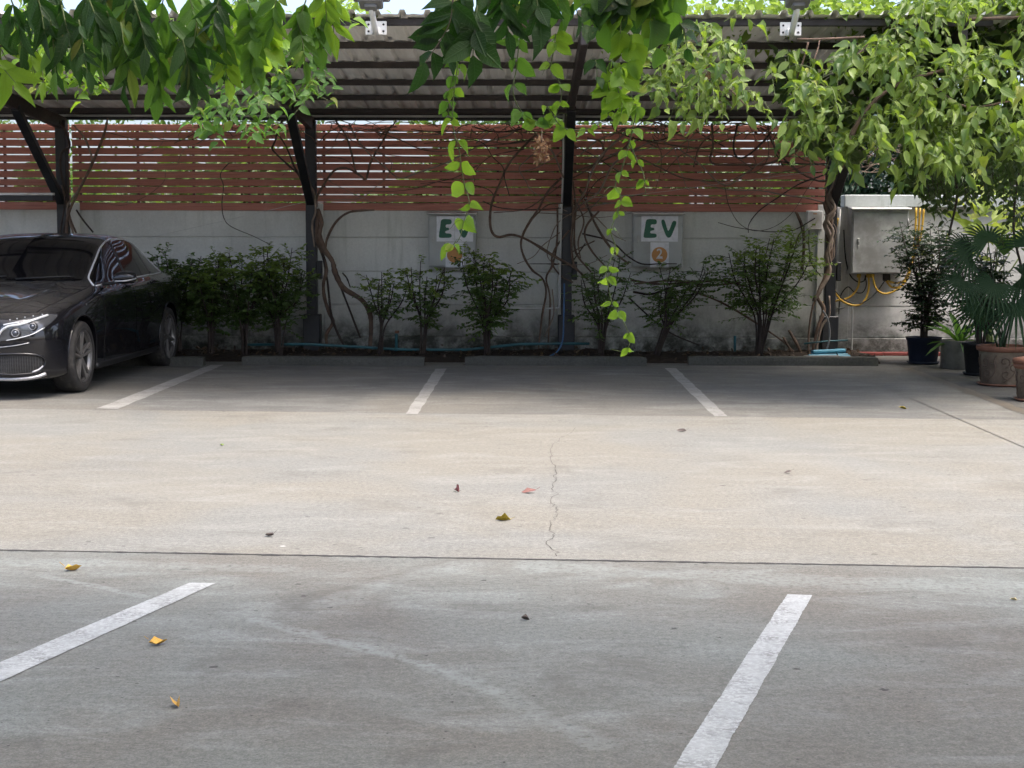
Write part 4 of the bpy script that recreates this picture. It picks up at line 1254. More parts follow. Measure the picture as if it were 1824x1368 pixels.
    g = face('radiator_grille', M['grille'], gr_out, .006)
    line('grille_surround', M['chrome'], gr_out + gr_out[:2], .011, .010, g, 1)
    for z in (.535, .575):
        MB().beam((-.35, -.02, z), (.35, -.02, z), .02, .014, (0, 0, 1), .004).build('grille_bar', M['chrome'], g, **L)
    MB().lathe([(.088, 0), (.095, -.008), (.102, 0), (.095, .006)], 32, 'Y', (0, -.035, .555)).build('badge_ring', M['chrome'], g, **L)
    for k in range(3):
        a = R(90 + 120 * k)
        MB().tube([(0, -.04, .555), (.092 * math.cos(a), -.036, .555 + .092 * math.sin(a))], [.016, .003], 6).build('badge_spoke', M['chrome'], g, **L)
    for sd in (1, -1):
        hl = chaikin(S([(.385, .505), (.46, .512), (.60, .535), (.72, .575), (.795, .635), (.83, .70), (.825, .735), (.76, .732), (.66, .712), (.55, .680), (.47, .655), (.44, .600), (.41, .545)], sd), 2)
        h = face('headlight', M['lamp_dark'], hl, .004, 12)
        line('light_guide', M['lamp_white'], S([(.405, .525), (.435, .565), (.475, .615), (.53, .640), (.62, .655), (.71, .690), (.775, .72)], sd), .0115, .012, h)
        line('light_guide', M['lamp_white'], S([(.475, .648), (.54, .662), (.60, .668)], sd), .006, .010, h)
        line('light_guide', M['lamp_white'], S([(.50, .520), (.60, .540), (.70, .570), (.775, .62)], sd), .0045, .010, h)
        for (x, z, r) in ((.575, .583, .033), (.70, .636, .030)):
            c = nose(x * sd, z, .004); nn = Vector((.25 * sd, -1, .1)).normalized()
            rot = Vector((0, 0, 1)).rotation_difference(nn).to_matrix()
            m = MB(); m.lathe([(r * 1.5, -.002), (r * 1.45, .005), (r, .006)], 24); m.v = [tuple(rot @ Vector(v) + c) for v in m.v]; m.build('lamp_pod', M['car_black'], h, **L)
            m = MB(); m.lathe([(r, .0), (r * 1.02, .010), (r * .88, .014), (r * .8, .004)], 24); m.v = [tuple(rot @ Vector(v) + c) for v in m.v]; m.build('lamp_ring', M['chrome'], h, **L)
            m = MB(); m.lathe([(r * .8, .004), (r * .62, .016), (r * .35, .024), (0, .027)], 24); m.v = [tuple(rot @ Vector(v) + c) for v in m.v]; m.build('lamp_lens', M['lamp_lens'], h, **L)
        for k in range(5):
            p = nose((.52 + .055 * k) * sd, .690 + .0095 * k, .007)
            MB().lathe([(0, -.004), (.005, -.003), (.006, 0)], 10, 'Y', p).build('led_dot', M['lamp_white'], h, **L)
        line('bumper_strip', M['chrome'], S([(.30, .455), (.45, .462), (.58, .478), (.68, .498)], sd), .0045, .003)
        it = chaikin(S([(.28, .385), (.50, .405), (.70, .402), (.768, .375), (.785, .325), (.755, .265), (.70, .232), (.52, .225), (.40, .232), (.33, .30)], sd), 1)
        b = face('air_intake', M['grille'], it, .005, 10)
        line('intake_frame', M['car'], it + it[:2], .011, .008, b, 1)
        line('intake_blade', M['chrome'], S([(.69, .245), (.735, .265), (.765, .295)], sd), .008, .008, b)
        line('splitter', M['chrome'], S([(.0, .195), (.2, .195), (.45, .19), (.62, .192), (.72, .205), (.775, .225)], sd), .017, .006)
    MB().box((0, -.012, .31), (.52, .03, .13), None, .01).build('air_intake', M['grille'], car, **L)
    # number plate left plain, only the front half of it could ever be seen
    for sd in (1, -1):
        P = [(.52, .70), (.66, .72), (.76, .78), (.74, .86), (.56, .87)]
        rows = []
        m = MB(); m.poly([(x * sd, 4.70 - .25 * (x - .5), z) for x, z in chaikin(P)], (0, -.05, 0)); m.build('tail_light', M['fall_red'], car, **L)

    # ---- wheels
    for (yc, zc) in ((.81, .325), (3.65, .325)):
        for sd in (1, -1):
            w = empty('wheel'); w.parent = car
            w.location = (.79 * sd, yc, zc); w.rotation_euler = (random.uniform(0, 6), 0, 0) if sd < 0 else (R(18 if yc < 1 else 50), 0, 0)
            q = sd
            MB().lathe([(.222, -.09 * q), (.245, -.108 * q), (.285, -.113 * q), (.312, -.102 * q), (.323, -.07 * q), (.325, 0), (.323, .07 * q), (.312, .102 * q), (.285, .113 * q), (.245, .108 * q), (.222, .09 * q)], 48, 'X').build('tyre', M['tyre'], w, **L)
            MB().lathe([(.252, .1105 * q), (.256, .1135 * q), (.262, .1135 * q), (.265, .112 * q)], 48, 'X').build('tyre_bead', M['tyre'], w, **L)
            MB().lathe([(.236, .090 * q), (.240, .106 * q), (.231, .106 * q), (.222, .085 * q), (.212, .07 * q)], 48, 'X').build('rim', M['rim_edge'], w, **L)
            MB().lathe([(.212, .07 * q), (.205, .03 * q), (.20, -.08 * q)], 48, 'X').build('barrel', M['rim_dark'], w, **L)
            MB().lathe([(0, .0), (.155, .0), (.16, -.01 * q), (.15, -.02 * q)], 40, 'X').build('brake_disc', M['lamp_dark2'], w, **L)
            MB().lathe([(0, .086 * q), (.028, .086 * q), (.05, .078 * q), (.06, .05 * q), (.06, .02 * q)], 24, 'X').build('hub', M['rim'], w, **L)
            for k in range(5):
                a = 2 * math.pi * k / 5
                m = MB()
                for off_ in (-1, 1):
                    n0 = Vector((.080 * q, .035, off_ * .012)); n1 = Vector((.092 * q, .225, off_ * .036))
                    c0, c1, wd0, wd1 = n0, n1, .015, .017
                    P = []
                    for (c_, wd, dp) in ((c0, wd0, .04), (c1, wd1, .03)):
                        P += [c_ + Vector((0, 0, -wd)), c_ + Vector((.010 * q, 0, 0)), c_ + Vector((0, 0, wd)), c_ + Vector((-dp * q, 0, wd * .8)), c_ + Vector((-dp * q, 0, -wd * .8))]
                    rt = Matrix.Rotation(a, 3, 'X')
                    m.add([rt @ p for p in P], [(i, (i + 1) % 5, (i + 1) % 5 + 5, i + 5) for i in range(5)] + [(0, 1, 2, 3, 4), (5, 6, 7, 8, 9)])
                m.build('spoke', M['rim'], w, **L)
                MB().lathe([(0, .084 * q), (.008, .084 * q), (.010, .074 * q)], 8, 'X', (0, .042 * math.cos(a + .6), .042 * math.sin(a + .6))).build('wheel_bolt', M['lamp_dark'], w, **L)
    # underside and wipers
    MB().box((0, 2.3, .24), (1.3, 3.4, .12)).build('underbody', M['car_black'], car, **L)
    for sd, x0, x1 in ((1, .1, .62), (-1, -.5, .05)):
        MB().tube([on_body(1.26, 10.4 - x0, 1, .03) if False else Vector((x0, 1.29, 1.01)), Vector(((x0 + x1) / 2, 1.31, 1.025)), Vector((x1, 1.40, 1.035))], .008, 6, 4).build('wiper', M['car_black'], car, **L)
    return car
fw = gr(150, 698)
ang = R(-2.2)
o_ = Vector((fw.x, fw.y, 0)) - Matrix.Rotation(ang, 3, 'Z') @ Vector((.89, .81, 0))
car = build_car(o_, ang)
tag(car, 'dusty black four-door sedan parked nose out at the left with tinted windows', 'car')

# ================================================================== PLANTS
def in_poly(x, y, P):
    c = False; j = len(P) - 1
    for i in range(len(P)):
        if (P[i][1] > y) != (P[j][1] > y) and x < (P[j][0] - P[i][0]) * (y - P[i][1]) / (P[j][1] - P[i][1]) + P[i][0]: c = not c
        j = i
    return c

def woody(name, parts, label, Y=18.05, mat='bark', cat='vine', leaves=0):
    e = empty(name, at(*parts[0][0][0], Y))
    for pts, r, *rest in parts:
        mm = rest[0] if rest else mat
        yy = Y + random.uniform(-.05, .08)
        P = path(pts, yy, .03)
        sub = 5
        n = max(len(P) - 1, 1)
        rr = [r * random.uniform(.8, 1.15) for _ in range(n + 1)]; rr[-1] *= .75
        MB().tube(P, rr, 7, sub, True, .10).build('stem', M[mm], e)
    return tag(e, label, cat)

woody('woody_vine', [
    ([(118, 420), (122, 380), (140, 342), (165, 290), (185, 240), (192, 210)], .017),
    ([(112, 420), (122, 365), (108, 305), (110, 272), (124, 262), (117, 235), (100, 208)], .016, 'bark_dark'),
    ([(132, 420), (119, 372), (136, 344), (160, 300), (163, 279), (150, 245), (130, 222)], .012, 'bark_pale'),
    ([(106, 420), (112, 385), (117, 350)], .013, 'bark_dark'), ([(138, 420), (126, 392), (116, 352), (110, 330)], .015),
    ([(136, 374), (148, 392), (166, 414)], .013, 'bark_dark'), ([(20, 195), (40, 220), (58, 260), (62, 275)], .008, 'bark_dark')],
    'bare woody vine stems climbing the steel post behind the car', mat='bark')
woody('woody_vine', [
    ([(566, 372), (573, 396), (569, 417), (578, 444), (592, 465), (597, 485), (612, 513), (643, 533), (657, 554), (661, 578), (658, 633)], .030),
    ([(567, 380), (564, 424), (574, 451), (581, 482), (576, 506), (578, 530), (585, 554), (593, 575), (581, 597), (585, 635)], .024),
    ([(574, 451), (583, 500), (590, 560), (600, 590), (614, 618)], .014, 'bark_dark'),
    ([(606, 509), (622, 550), (642, 602)], .014, 'bark_dark'),
    ([(564, 368), (565, 352), (574, 334), (592, 307), (609, 299), (626, 303), (643, 314), (652, 319), (660, 290), (677, 259), (698, 222)], .014),
    ([(598, 215), (616, 242), (626, 272), (633, 303), (641, 314)], .013),
    ([(622, 221), (636, 248), (660, 276), (684, 296), (712, 317), (746, 307), (794, 290), (839, 267), (870, 252), (904, 242), (925, 226)], .010, 'bark_pale'),
    ([(579, 448), (583, 424), (598, 396), (619, 379), (643, 375), (667, 374)], .013),
    ([(504, 213), (495, 231), (491, 249), (485, 264), (493, 275), (512, 293), (530, 309), (540, 328), (556, 352)], .013, 'bark_dark'),
    ([(472, 218), (488, 233), (504, 251), (516, 275), (524, 296), (535, 315), (552, 345)], .011, 'bark_dark'),
    ([(552, 330), (560, 345), (562, 375), (556, 400), (560, 440)], .012, 'bark_pale'),
    ([(610, 486), (618, 496), (624, 512)], .008, 'bark_dark')],
    'thick twisted woody vine on the second post, looping over the fence')
woody('woody_vine', [
    ([(956, 238), (925, 269), (904, 296), (890, 327), (878, 355), (873, 382), (875, 410), (887, 422), (911, 418), (935, 425), (963, 441), (990, 458), (1021, 475), (1048, 499)], .016),
    ([(1000, 317), (976, 341), (959, 372), (945, 393), (932, 417), (928, 437), (935, 461), (949, 482), (966, 496), (973, 520), (966, 561), (959, 622)], .014),
    ([(1002, 362), (976, 365), (956, 382), (938, 403), (929, 424)], .009),
    ([(993, 372), (993, 413), (990, 448), (983, 475), (973, 496), (980, 534), (976, 620)], .013),
    ([(952, 236), (983, 269), (997, 300), (1004, 317)], .013, 'bark_pale'),
    ([(1014, 410), (990, 441), (983, 468), (1000, 492), (1021, 503)], .012),
    ([(955, 225), (940, 226), (918, 232), (880, 235), (840, 225)], .011, 'bark_dark'),
    ([(984, 515), (986, 560), (970, 600)], .008, 'bark_pale')],
    'looping woody vine stems on the wall just left of the middle post')
woody('woody_vine', [
    ([(1116, 236), (1074, 274), (1056, 302), (1042, 341), (1028, 365), (1025, 387)], .015, 'bark_pale'),
    ([(1046, 246), (1070, 253), (1075, 278), (1053, 295), (1018, 306)], .012),
    ([(1158, 253), (1123, 271), (1091, 295), (1067, 341), (1035, 365), (1021, 380)], .012, 'bark_pale'),
    ([(1032, 337), (1046, 362), (1056, 390), (1074, 422), (1095, 450), (1120, 470)], .014),
    ([(1067, 376), (1046, 400), (1042, 422), (1056, 450), (1080, 476)], .013),
    ([(1021, 323), (1025, 365), (1023, 408), (1026, 450), (1053, 485)], .013), ([(1017, 335), (1021, 380), (1018, 430), (1022, 470), (1040, 492)], .014),
    ([(1030, 365), (1040, 395), (1030, 430), (1034, 460)], .010),
    ([(1182, 253), (1211, 267), (1246, 292), (1291, 330), (1337, 302), (1372, 278)], .009, 'bark_pale'),
    ([(1154, 253), (1211, 260), (1253, 262), (1302, 246), (1333, 232)], .008), ([(1123, 268), (1170, 252), (1240, 248), (1300, 238)], .007, 'bark_pale'),
    ([(1268, 220), (1270, 260), (1268, 290), (1316, 293), (1365, 292), (1404, 276), (1439, 260), (1467, 250)], .014),
    ([(1314, 222), (1307, 253), (1309, 274), (1319, 282), (1340, 271), (1365, 246), (1381, 223)], .012, 'bark_dark'),
    ([(1368, 223), (1372, 246), (1389, 274), (1414, 299), (1442, 316), (1467, 323), (1484, 311)], .012),
    ([(1291, 330), (1298, 365), (1316, 397), (1344, 411), (1379, 404), (1411, 379), (1435, 341), (1449, 320)], .004, 'bark_dark'),
    ([(1123, 499), (1175, 506), (1246, 502), (1281, 499), (1326, 509)], .017), ([(1128, 520), (1160, 524), (1195, 512), (1230, 506)], .013, 'bark_dark'),
    ([(1130, 506), (1200, 500), (1260, 508), (1320, 503)], .012),
    ([(1225, 516), (1281, 537), (1337, 569), (1393, 607), (1421, 634)], .012), ([(1120, 530), (1158, 565), (1196, 594), (1246, 615)], .010, 'bark_dark'),
    ([(1418, 377), (1430, 407), (1432, 443), (1428, 480)], .021)],
    'tangle of woody vine stems spreading right from the middle post across fence and wall')
woody('woody_vine', [
    ([(1512, 262), (1498, 302), (1488, 330), (1474, 355), (1484, 379), (1470, 400), (1481, 429), (1472, 457), (1477, 485), (1463, 513), (1449, 537)], .026, 'bark_pale'),
    ([(1518, 265), (1505, 290), (1484, 341), (1470, 365), (1481, 393), (1474, 418), (1481, 450), (1470, 492), (1456, 527), (1467, 551), (1456, 586), (1446, 632)], .024),
    ([(1490, 320), (1478, 345), (1487, 372), (1473, 390), (1484, 412), (1476, 440), (1480, 470)], .018, 'bark_pale'),
    ([(1477, 527), (1477, 562), (1463, 583), (1453, 632)], .015, 'bark_pale'), ([(1462, 520), (1448, 545), (1441, 590), (1440, 630)], .014),
    ([(1405, 588), (1418, 610), (1429, 632)], .018), ([(1395, 600), (1405, 618), (1412, 632)], .014),
    ([(1484, 311), (1478, 318), (1470, 330), (1475, 345)], .012)],
    'twisted pair of pale woody vine trunks on the rightmost steel post', Y=17.95)

def tangle(e, n, x0, x1, y0, y1, rr, Y=18.08, wig=1.0):
    for _ in range(n):
        px, py = random.uniform(x0, x1), random.uniform(y0, y1)
        a = random.uniform(0, 6.28); pts = [(px, py)]; turn = random.uniform(-.55, .55)
        for k in range(random.randint(4, 7)):
            L = random.uniform(22, 48); px += math.cos(a) * L * 1.2; py += math.sin(a) * L * .7; a += (turn + random.uniform(-.45, .45)) * wig
            py = min(max(py, 214), 470); pts.append((px, py))
        r_ = random.uniform(*rr)
        MB().tube(path(pts, Y + random.uniform(-.1, .25), .03), [r_, r_ * .8, r_ * .5], 6, 5, True, .1).build('stem', M[random.choice(('bark', 'bark_pale', 'bark_dark'))], e)
random.seed(5)
wv = [o for o in col.objects if o.name.startswith('woody_vine')]
tangle(wv[0], 7, 140, 420, 220, 320, (.004, .008)); tangle(wv[1], 9, 580, 860, 220, 330, (.004, .009)); tangle(wv[2], 9, 850, 1000, 225, 420, (.004, .011))
tangle(wv[3], 15, 1020, 1260, 225, 340, (.005, .012)); tangle(wv[3], 9, 1250, 1460, 225, 320, (.004, .010)); tangle(wv[3], 8, 1025, 1110, 330, 450, (.006, .012)); tangle(wv[4], 4, 1440, 1490, 300, 420, (.006, .012))

# dry twigs tangled under the eaves
e = MB()
for _ in range(170):
    px = random.uniform(330, 1490); py = random.uniform(212, 232)
    if 560 < px < 760 and random.random() < .4: continue
    a = random.uniform(-.5, math.pi + .5); L = random.uniform(20, 75); q = random.uniform(-.6, .6)
    pts = [(px, py)]; 
    for k in range(3):
        px += math.cos(a) * L / 3; py += abs(math.sin(a)) * L / 3 * .5; a += q + random.uniform(-.5, .5); pts.append((px, py))
    e.tube(path(pts, random.uniform(17.9, 18.45), .04), random.uniform(.0035, .008), 4, 3, False)
tag(e.build('dry_twigs', M['bark'], fix=False), 'tangle of thin dry twigs along the top of the slat fence', 'twigs', kind='stuff')
e = MB()
for _ in range(60):
    px = random.uniform(1500, 1640); py = random.uniform(225, 300)
    a = random.uniform(0, 6.3); pts = [(px, py)]
    for k in range(4):
        px += math.cos(a) * 14; py += math.sin(a) * 12; a += random.uniform(-.8, .8); pts.append((px, py))
    e.tube(path(pts, random.uniform(17.2, 18.4), .05), random.uniform(.003, .007), 4, 3, False)
tag(e.build('dry_twigs', M['bark_pale'], fix=False), 'pale dry twigs hanging beside the rightmost post above the pale wall', 'twigs', kind='stuff')

# ------------------------------------------------------------------ shrubs
def shrub(name, base, h, w, nst, label, cat, mat, leaf=.062, twigs=9, per=11, z0=.4, lean=(0, 0), group=None, bark='bark_dark', shape=SMALL, parent=None, r0=.011, lift=.35, topf=None, topmat=None, dens=2.2):
    e = parent or empty(name, base)
    lv = Leaves(); lt = Leaves()
    st = MB()
    for s in range(nst):
        a = 2 * math.pi * (s + random.random() * .7) / nst; rr = w / 2 * math.sqrt(random.uniform(.08, 1)) * .8
        hh = h * random.uniform(.74, .98)
        tip = base + Vector((math.cos(a) * rr + lean[0], math.sin(a) * rr * .7 + lean[1], hh))
        m1 = base.lerp(tip, .4) + Vector((-math.cos(a) * rr * .22 + random.gauss(0, .02), random.gauss(0, .02), 0))
        m2 = base.lerp(tip, .72) + rvec(.03 * w)
        P = catmull([base + Vector((math.cos(a), math.sin(a), 0)) * .03, m1, m2, tip], 6)
        one = MB(); one.tube(P, [r0, r0 * .8, r0 * .35], 6).build('stem', M[bark], e)
        twigs_ = int(twigs * dens)
        for k in range(twigs_):
            t = z0 + (1 - z0) * (k + random.random()) / twigs_
            p = P[min(int(t * (len(P) - 1)), len(P) - 1)]
            d = Vector((random.gauss(0, 1), random.gauss(0, .8), lift + random.gauss(0, .35))).normalized()
            d = (d + (p - base - Vector((lean[0] * t, lean[1] * t, (p - base).z))) * (.8 / max(w, .1))).normalized()
            L = w * random.uniform(.16, .34)
            q = p + d * L * .6 + Vector((0, 0, -.01)); r = p + d * L + Vector((0, 0, -.12 * L))
            st.tube([p, q, r], [r0 * .28, r0 * .12], 4, 1, False)
            side = d.cross(Vector((0, 0, 1))); side = side.normalized() if side.length > .01 else Vector((1, 0, 0))
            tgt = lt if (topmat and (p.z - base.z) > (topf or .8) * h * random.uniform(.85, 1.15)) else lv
            for j in range(per):
                u = .25 + .75 * j / max(per - 1, 1)
                c = (p.lerp(q, u / .6) if u < .6 else q.lerp(r, (u - .6) / .4))
                sg = 1 if j % 2 else -1
                ld = (d * .55 + side * sg + Vector((0, 0, random.gauss(-.1, .3)))).normalized()
                tgt.add(random.choice(shape), c, ld, Vector((0, 0, 1)) + rvec(.45), leaf * random.uniform(.7, 1.25))
    st.build('twig', M[bark], e, fix=False)['kind'] = 'stuff'
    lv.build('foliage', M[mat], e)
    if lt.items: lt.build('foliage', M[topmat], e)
    if not parent: tag(e, label, cat, group)
    return e
GS = 'shrubs in the planting bed'
def bed_shrub(px, top, wpx, n, label, mat='foliage_shrub', Y=17.6, **k):
    b = at(px, 620, Y); b.z = .02
    h = at(px, top, Y).z
    shrub('shrub', b, h, wpx * Y / 2700, n, label, 'shrub', mat, group=GS, **k)
bed_shrub(318, 446, 120, 8, 'dark shrub partly hidden behind the rear of the black car', twigs=13, z0=.3, Y=17.75)
bed_shrub(375, 452, 120, 9, 'bushy green shrub just right of the black car', twigs=14, z0=.3, topmat='foliage_fresh', topf=.65)
bed_shrub(436, 446, 125, 9, 'bushy shrub with pale green tips, middle of the row beside the car', twigs=14, z0=.3, topmat='foliage_fresh', topf=.7)
bed_shrub(497, 436, 125, 9, 'tallest green shrub of the row, just left of the second post', twigs=13, z0=.3, topmat='foliage_fresh', topf=.68)
bed_shrub(676, 476, 100, 6, 'small thin-stemmed shrub at the foot of the twisted vine', dens=1.5, leaf=.056, twigs=9, z0=.45, lean=(.08, 0), topmat='foliage_fresh', topf=.7)
bed_shrub(752, 463, 105, 7, 'upright thin shrub left of the first EV box', dens=1.5, leaf=.056, twigs=10, z0=.3, lean=(.05, 0), topmat='foliage_fresh', topf=.7)
bed_shrub(868, 443, 150, 9, 'dense dark shrub below the first EV box', dens=1.8, twigs=11, z0=.25, leaf=.07, topmat='foliage_fresh', topf=.75)
bed_shrub(1070, 458, 150, 8, 'dark sparse shrub just right of the middle post', dens=1.5, leaf=.056, twigs=9, z0=.3)
bed_shrub(1168, 474, 150, 9, 'dark leaning shrub below the second EV box', dens=1.5, leaf=.056, twigs=11, z0=.4, lean=(.30, 0))
bed_shrub(1352, 412, 190, 11, 'tall feathery shrub with fresh green top near the white junction box', dens=1.8, twigs=14, z0=.35, lean=(.12, 0), leaf=.062, topmat='foliage_fresh', topf=.72)

# ------------------------------------------------------------------ pots
def lathe_pot(e, prof, mat, rim=None, n=48):
    MB().lathe(prof, n, 'Z').build('pot', mat, e, local=True)
def soil_disc(e, r, z):
    m = MB(); m.lathe([(r, z - .01), (r * .7, z + .006), (r * .3, z + .012), (0, z + .014)], 28); m.build('soil', M['soil'], e, local=True)

b = gr(1644, 648)
e = empty('potted_shrub', b)
lathe_pot(e, [(.0, .02), (.15, .02), (.155, .03), (.185, .27), (.195, .272), (.2, .30), (.205, .305), (.19, .306), (.175, .27), (.17, .24)], M['navy_pot'])
MB().lathe([(0, .004), (.165, .004), (.185, .03), (.178, .032), (.16, .014)], 40).build('saucer', M['navy_pot'], e, local=True)
soil_disc(e, .175, .26)
shrub('x', b + Vector((0, 0, .26)), 1.42, 1.05, 11, '', '', 'foliage_dark', leaf=.055, twigs=20, per=9, z0=.12, parent=e, r0=.010, lift=.3)
tag(e, 'tall sparse dark-leaved shrub in a navy plastic pot under the cabinet', 'potted plant')

b = gr(1708, 656)
e = empty('potted_fern', b)
lathe_pot(e, [(0, .0), (.19, .0), (.198, .01), (.2, .15), (.2, .30), (.195, .312), (.178, .312), (.17, .27)], M['cement_pot'])
soil_disc(e, .172, .27)
for k in range(13):
    a = 2 * math.pi * k / 13 + random.uniform(-.2, .2); tl = random.uniform(.9, 2.2) if k % 3 else 3.2
    d = Vector((math.cos(a), math.sin(a), tl))
    leaf_object(e, BLADE, M['leaf_fern'], b + Vector((math.cos(a) * .03, math.sin(a) * .03, .27)), d, Vector((-math.cos(a), -math.sin(a), .6)), random.uniform(.32, .48), 1.0)
for k in range(6):
    a = 2 * math.pi * k / 6 + .4
    leaf_object(e, BLADE, M['leaf_fern'], b + Vector((math.cos(a) * .05, math.sin(a) * .05, .27)), Vector((math.cos(a), math.sin(a), .25)), Vector((0, 0, 1)), random.uniform(.28, .42), 1.0)
tag(e, 'bright green fern with strap leaves in a mossy cement pot', 'potted plant')

b = gr(1748, 672) + Vector((.05, .25, 0))
e = empty('potted_shrub', b)
lathe_pot(e, [(0, .02), (.13, .02), (.135, .03), (.17, .31), (.18, .312), (.185, .34), (.17, .342), (.158, .31)], M['black_pot'])
MB().lathe([(0, .004), (.15, .004), (.17, .028), (.163, .03), (.145, .014)], 40).build('saucer', M['black_pot'], e, local=True)
soil_disc(e, .158, .30)
shrub('x', b + Vector((0, 0, .3)), 1.05, .75, 9, '', '', 'foliage_dark', leaf=.06, twigs=12, per=9, z0=.2, parent=e, r0=.010)
tag(e, 'dark bushy plant in a black plastic pot behind the carved terracotta pot', 'potted plant')

def relief_pot(e, s, hgt):
    prof = [(0, .0), (.185 * s, .0), (.192 * s, .012), (.222 * s, hgt * .86)]
    MB().lathe(prof, 56).build('pot', M['terracotta'], e, local=True)
    MB().lathe([(.222 * s, hgt * .86), (.24 * s, hgt * .88), (.248 * s, hgt * .95), (.244 * s, hgt), (.225 * s, hgt), (.215 * s, hgt * .85)], 56).build('rim', M['terra_rim'], e, local=True)
    MB().lathe([(0, -.0), (.2 * s, .0), (.236 * s, .02), (.23 * s, .026), (.2 * s, .012)], 48).build('saucer', M['terra_rim'], e, local=True)
    def R_(z): return (.192 + (.222 - .192) * z / (hgt * .86)) * s
    for k in range(7):
        a0 = 2 * math.pi * k / 7
        for (da, zc, r, tw, sg) in ((0, .62, .05, 2.2, 1), (.42, .50, .04, 1.8, -1), (.1, .32, .045, 2.0, -1)):
            P = []
            for q in range(26):
                u = q / 25; rr = r * hgt / .36 * (1 - u * .85); ph = sg * u * tw * math.pi + k
                z = hgt * zc + rr * math.sin(ph); a = a0 + da + rr * math.cos(ph) / (.2 * s)
                rad = R_(z) + .001
                P.append((rad * math.cos(a), rad * math.sin(a), z))
            MB().tube(P, .0055 * s, 5).build('relief', M['terra_cut'], e, local=True)
        P = []
        for q in range(16):
            u = q / 15; z = hgt * (.12 + .66 * u); a = a0 + .75 * u + .2 * math.sin(u * 5); rad = R_(z) + .001
            P.append((rad * math.cos(a), rad * math.sin(a), z))
        MB().tube(P, .006 * s, 5).build('relief', M['terra_cut'], e, local=True)
    soil_disc(e, .215 * s, hgt * .87)

def fan_leaf(e, c, d, nrm, rad, nb=22, spread=R(250), mat='leaf_palm'):
    d = Vector(d).normalized(); nrm = Vector(nrm).normalized(); s = d.cross(nrm).normalized(); nrm = s.cross(d)
    m = MB(); V = []; F = []
    for k in range(nb):
        a = -spread / 2 + spread * k / (nb - 1)
        u = (d * math.cos(a) + s * math.sin(a)); w = (-d * math.sin(a) + s * math.cos(a))
        L = rad * (1 - .25 * abs(a) / (spread / 2)) * random.uniform(.9, 1.05); hw = rad * .028
        dr = Vector((0, 0, -1))
        P = [c]
        for f, ww, g in ((.35, 1.15, .02), (.6, 1.0, .08), (.85, .6, .2)):
            q = c + u * L * f + dr * L * g
            P += [q - w * hw * ww + nrm * hw * .35, q, q + w * hw * ww + nrm * hw * .35]
        P.append(c + u * L + dr * L * .36)
        F = [(0, 2, 1), (0, 3, 2), (1, 2, 5, 4), (2, 3, 6, 5), (4, 5, 8, 7), (5, 6, 9, 8), (7, 8, 10), (8, 9, 10)]
        m.add(P, F, False)
    return m.build('palm_leaf', M[mat], e, fix=False)

b = gr(1785, 686)
e = empty('potted_palm', b)
relief_pot(e, 1.03, .385)
PY = b.y
fans = [((1728, 452), (-.8, -.2, .45), 88, (1790, 600)), ((1716, 500), (-.7, -.5, -.35), 66, (1788, 600)), ((1788, 456), (.05, -.1, 1), 62, (1790, 600)), ((1772, 505), (-.5, -.4, -.5), 70, (1785, 600)),
        ((1822, 492), (.5, -.4, .1), 92, (1795, 600)), ((1810, 540), (.2, -.6, -.5), 85, (1795, 600)), ((1760, 430), (-.3, .5, .7), 70, (1788, 600)), ((1835, 440), (.6, .2, .5), 85, (1795, 600)), ((1745, 545), (-.6, -.1, -.5), 60, (1785, 600))]
for k, (c, d, r, f) in enumerate(fans):
    yy = PY + (-.15 if k % 2 else .12)
    cc = at(*c, yy); root = at(f[0], f[1], PY); root.z = .34
    root = b + Vector((random.gauss(0, .03), random.gauss(0, .03), .33))
    lf = fan_leaf(e, cc, d, (-.1, -.75, .8) if d[2] > -.2 else (-.2, -.8, .5), r * PY / 2700, mat='leaf_fern' if k == 2 else 'leaf_palm', spread=R(70) if k == 2 else R(240), nb=10 if k == 2 else 24)
    MB().tube([root, root.lerp(cc, .5) + Vector((0, 0, .06)), cc], [.010, .006, .005], 6, 4).build('leaf_stalk', M['foliage_dark'], e)
tag(e, 'fan palm in a large carved terracotta pot with a saucer', 'potted plant')

b = gr(1846, 714)
e = empty('terracotta_pot', b)
relief_pot(e, .82, .33)
MB().lathe([(.19, .33), (.21, .335), (.21, .37), (.16, .38), (0, .38)], 40).build('inner_pot', M['terra_rim'], e, local=True)
tag(e, 'smaller reddish terracotta pot cut off by the right edge of the picture', 'pot')

# yellow-green broad-leaved plant by the wall
b = at(1765, 640, 17.2); b.z = 0
e = empty('broadleaf_plant', b)
for k in range(7):
    MB().tube([b + Vector((random.gauss(0, .05), random.gauss(0, .05), 0)), b + Vector((random.gauss(0, .12), random.gauss(0, .05), .7)), b + Vector(((k - 3) * .09, random.gauss(0, .08), 1.2 + .06 * (3 - abs(k - 3))))], [.012, .008], 6, 4).build('stem', M['stem_green'], e)
for _ in range(64):
    px, py = random.gauss(1768, 34), random.gauss(405, 36)
    a = random.uniform(0, 6.28)
    leaf_object(e, LANCE, M['leaf_yellow'], at(px, py, random.uniform(16.9, 17.6)), Vector((math.cos(a), math.sin(a) * .6, random.uniform(.1, 1.2))), Vector((0, -.5, 1)) + rvec(.3), random.uniform(.2, .34), 1.0)
tag(e, 'yellow-green broad-leaved plant glowing against the pale wall behind the palm', 'plant')

